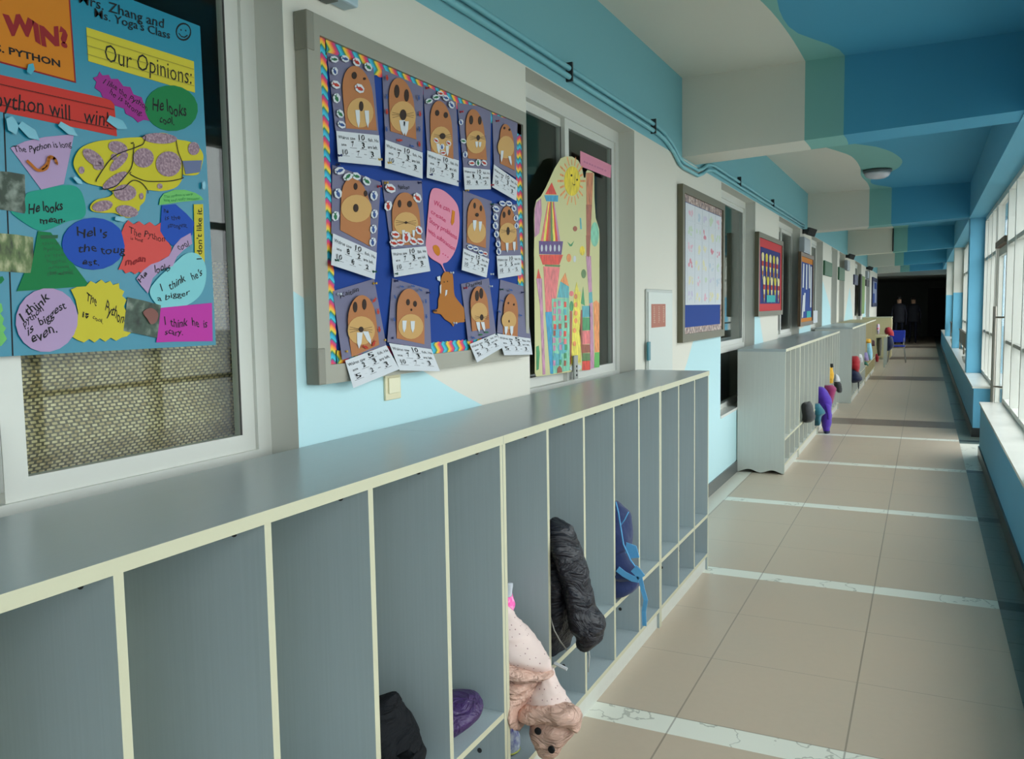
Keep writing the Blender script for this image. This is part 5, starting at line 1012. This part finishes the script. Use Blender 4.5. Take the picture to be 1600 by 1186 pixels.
blob('olive_coat', rows2((450, 530, 525, 525, .10), (450, 600, 530, 600, .16), (455, 690, 525, 680, .16), (470, 780, 515, 780, .1)), 21.75, fab('olive', (74, 70, 56)), 'dark olive coat under the small table', 'coat')
blob('floral_bag', rows2((455, 335, 490, 330, .10), (450, 380, 500, 380, .16), (455, 430, 495, 430, .16), (462, 475, 488, 475, .1)), 22.0, noisy('floral_print', [(40, 60, 110), (190, 180, 200), (214, 90, 110)], 14), 'floral patterned bag standing on the small table', 'bag')

# ================================================================== furniture and people at the end of the hall
a_ = wy(1376, 493, 24.5)
cb = thing('cream_cabinet', 'cream cupboard standing behind the small table at the hall end', 'cabinet', (-1.2, 24.6, 0))
link('carcass', box(-1.49, -.80, 24.3, 24.9, .05, 1.10), M_CREAM, cb); link('plinth', box(-1.45, -.84, 24.33, 24.87, 0, .05), M_EDGE, cb)
for s in (0, 1): d_ = link('door', box(-.80, -.785, 24.32+s*.29, 24.58+s*.29, .08, 1.07), M_CREAM, cb); link('handle', box(-.785, -.77, 24.54 if not s else 24.64, 24.555 if not s else 24.655, .55, .70), M_STEEL, d_)
link('top', box(-1.50, -.78, 24.28, 24.92, 1.10, 1.125), M_EDGE, cb)
tb = thing('small_table', 'small low table with pale legs against the left wall at the hall end', 'table', (-1.1, 21.7, 0))
link('tabletop', box(-1.48, -.80, 21.3, 22.4, .70, .73), M_CREAM, tb)
for x in (-1.44, -.83):
    for y in (21.36, 22.32): link('leg', box(x-.02, x+.02, y-.02, y+.02, 0, .70), mat('leg_white', (176, 180, 172), .5), tb)
M_BCH = mat('blue_plastic', (30, 56, 170), .35)
for i, (x, y) in enumerate(((-.62, 23.2),)):
    ch = thing('blue_chair', 'blue plastic chair with metal legs beside the small table', 'chair', (x, y, 0))
    link('seat', box(x-.19, x+.19, y-.19, y+.19, .40, .425, bev=.01), M_BCH, ch); link('backrest', box(x-.18, x+.18, y+.18, y+.205, .50, .80, bev=.01), M_BCH, ch)
    for sx_ in (-1, 1):
        for sy_ in (-1, 1): link('leg', tube(bmesh.new(), [(x+sx_*.16, y+sy_*.16, .40), (x+sx_*.21, y+sy_*.21, 0)], .012, 8), M_STEEL, ch)
        link('back_post', tube(bmesh.new(), [(x+sx_*.15, y+.17, .40), (x+sx_*.15, y+.19, .62)], .011, 8), M_STEEL, ch)
blob('navy_jacket', [(1384, 526, 1394, 526, .1), (1383, 540, 1397, 540, .15), (1384, 548, 1390, 548, .1)], 22.5, F_DNV, 'navy jacket hanging off the front of the small table', 'jacket')
blob('red_jacket', [(1384, 512, 1390, 511, .08), (1382, 517, 1396, 518, .18), (1384, 523, 1397, 525, .16)], 22.8, F_RED, 'red jacket draped over the back of the blue chair', 'jacket')
# two people in the dark lobby
def person(px, Y, h, face, label, seed):
    base = wy(px, 520, Y); x, y = base.x, Y
    t = thing('person', label, 'person', (x, y, 0), 'people in the dark lobby')
    s = h/1.7; V = []; Eg = []; R = []
    def v(a, b, c, r): V.append((x+a*s, y+b*s, c*s)); R.append(r*s); return len(V)-1
    pel = v(0, 0, .95, .135); wa = v(0, 0, 1.1, .12); ches = v(0, .01, 1.30, .15); nk = v(0, .0, 1.46, .055); hb = v(0, -.01, 1.55, .085); ht = v(0, -.01, 1.66, .075)
    for a, b in ((pel, wa), (wa, ches), (ches, nk), (nk, hb), (hb, ht)): Eg.append((a, b))
    for sd in (-1, 1):
        st = .10*sd*seed
        hp2 = v(.09*sd, 0, .90, .085); kn = v(.10*sd, st-.02, .49, .06); an = v(.10*sd, st*1.8+.02, .08, .042); to = v(.11*sd, st*1.8-.14, .03, .035)
        Eg += [(pel, hp2), (hp2, kn), (kn, an), (an, to)]
        sh = v(.17*sd, 0, 1.38, .06); el = v(.24*sd, .02, 1.10, .042); wr = v(.24*sd, -.08*seed, .86, .03); pa = v(.24*sd, -.09*seed, .79, .036)
        Eg += [(ches, sh), (sh, el), (el, wr), (wr, pa)]
        for k in range(4): f1 = v((.215+.016*k)*sd, -.10*seed, .74, .010); f2 = v((.215+.016*k)*sd, -.105*seed, .70-.006*abs(k-1.5), .008); Eg += [(pa, f1), (f1, f2)]
        th = v(.215*sd, -.13*seed, .765, .010); Eg.append((pa, th))
    me = bpy.data.meshes.new('body'); me.from_pydata([(a-0, b, c) for a, b, c in V], Eg, []); o = bpy.data.objects.new('body', me); C.objects.link(o)
    sk = o.modifiers.new('s', 'SKIN'); 
    for i, sv in enumerate(me.skin_vertices[0].data): sv.radius = (R[i], R[i]*.85); sv.use_root = i == 0
    sb = o.modifiers.new('u', 'SUBSURF'); sb.levels = 1; sb.render_levels = 1
    k = NT('clothed_body_%d' % seed, .8, .2); sk_ = k.math('GREATER_THAN', k.z, 1.47*s); legs = k.math('LESS_THAN', k.z, .92*s)
    me.materials.append(k.out(k.mix(sk_, k.mix(legs, lin((44, 46, 56)), lin((30, 34, 48))), lin((190, 150, 124)))))
    m2 = bpy.data.meshes.new_from_object(o.evaluated_get(bpy.context.evaluated_depsgraph_get())); bpy.data.objects.remove(o)
    o = bpy.data.objects.new('body', m2); C.objects.link(o); WLOC['body'] = Vector()
    for p in m2.polygons: p.use_smooth = True
    o.parent = t; o.matrix_parent_inverse = Matrix.Translation(-Vector((x, y, 0)))
    hr = lathe(bmesh.new(), [(.01, .0), (.045, -.008), (.072, -.03), (.084, -.07), (.082, -.12)], (x, y+.014, 1.745*s), 16); link('hair', hr, mat('dark_hair', (24, 20, 18), .6), t, True)
    link('jacket', loft(bmesh.new(), [(Vector((x-w_*s, y, z*s)), Vector((x+w_*s, y, z*s)), d_*s) for w_, z, d_ in ((.09, 1.46, .07), (.19, 1.40, .12), (.20, 1.25, .15), (.18, 1.08, .14), (.20, .88, .155), (.21, .78, .16))], 16), mat('dark_coat_%d' % seed, (30, 32, 42), .8), t, True)
    for sd in (-1, 1): e = lathe(bmesh.new(), [(.001, -.006), (.011, 0), (.001, .006)], (x+sd*.03*s, y-.082*s, 1.615*s), 8, 'y'); link('eye', e, M_BLK, t)
    link('nose', loft(bmesh.new(), [(Vector((x-.006, y-.085*s, 1.61*s)), Vector((x+.006, y-.085*s, 1.61*s)), .006), (Vector((x-.014, y-.09*s, 1.57*s)), Vector((x+.014, y-.09*s, 1.57*s)), .016)], 8), mat('skin', (190, 150, 124), .6), t, True)
    return t
person(1404, 33.5, 1.70, 1, 'person in dark clothes standing at the left in the unlit lobby', 1)
person(1426, 34.5, 1.68, -1, 'person in dark clothes walking in the middle of the unlit lobby', -1)
struct('door_2', box(.1, .75, 40.94, 41.0, 0, 2.1), mat('lobby_door', (40, 42, 44), .6))
# pots on the far sills
M_POT = mat('white_ceramic', (214, 214, 208), .3, .5); rn = 0
for y, lb in ((13.9, 'nearest white pot on the far window sill'), (14.7, 'second white pot on the far window sill'), (20.4, 'white pot on the sill after the third column'), (21.6, 'second white pot after the third column'), (27.2, 'white pot on the sill after the fourth column')):
    t = thing('flower_pot', lb, 'pot', (.575, y, .56), 'white pots on the sill'); link('pot_body', lathe(bmesh.new(), [(.025, 0), (.04, .03), (.048, .07), (.05, .085)], (.575, y, .56), 16), M_POT, t, True); link('rim', lathe(bmesh.new(), [(.05, .085), (.054, .087), (.054, .098), (.046, .099)], (.575, y, .56), 16), M_POT, t, True)
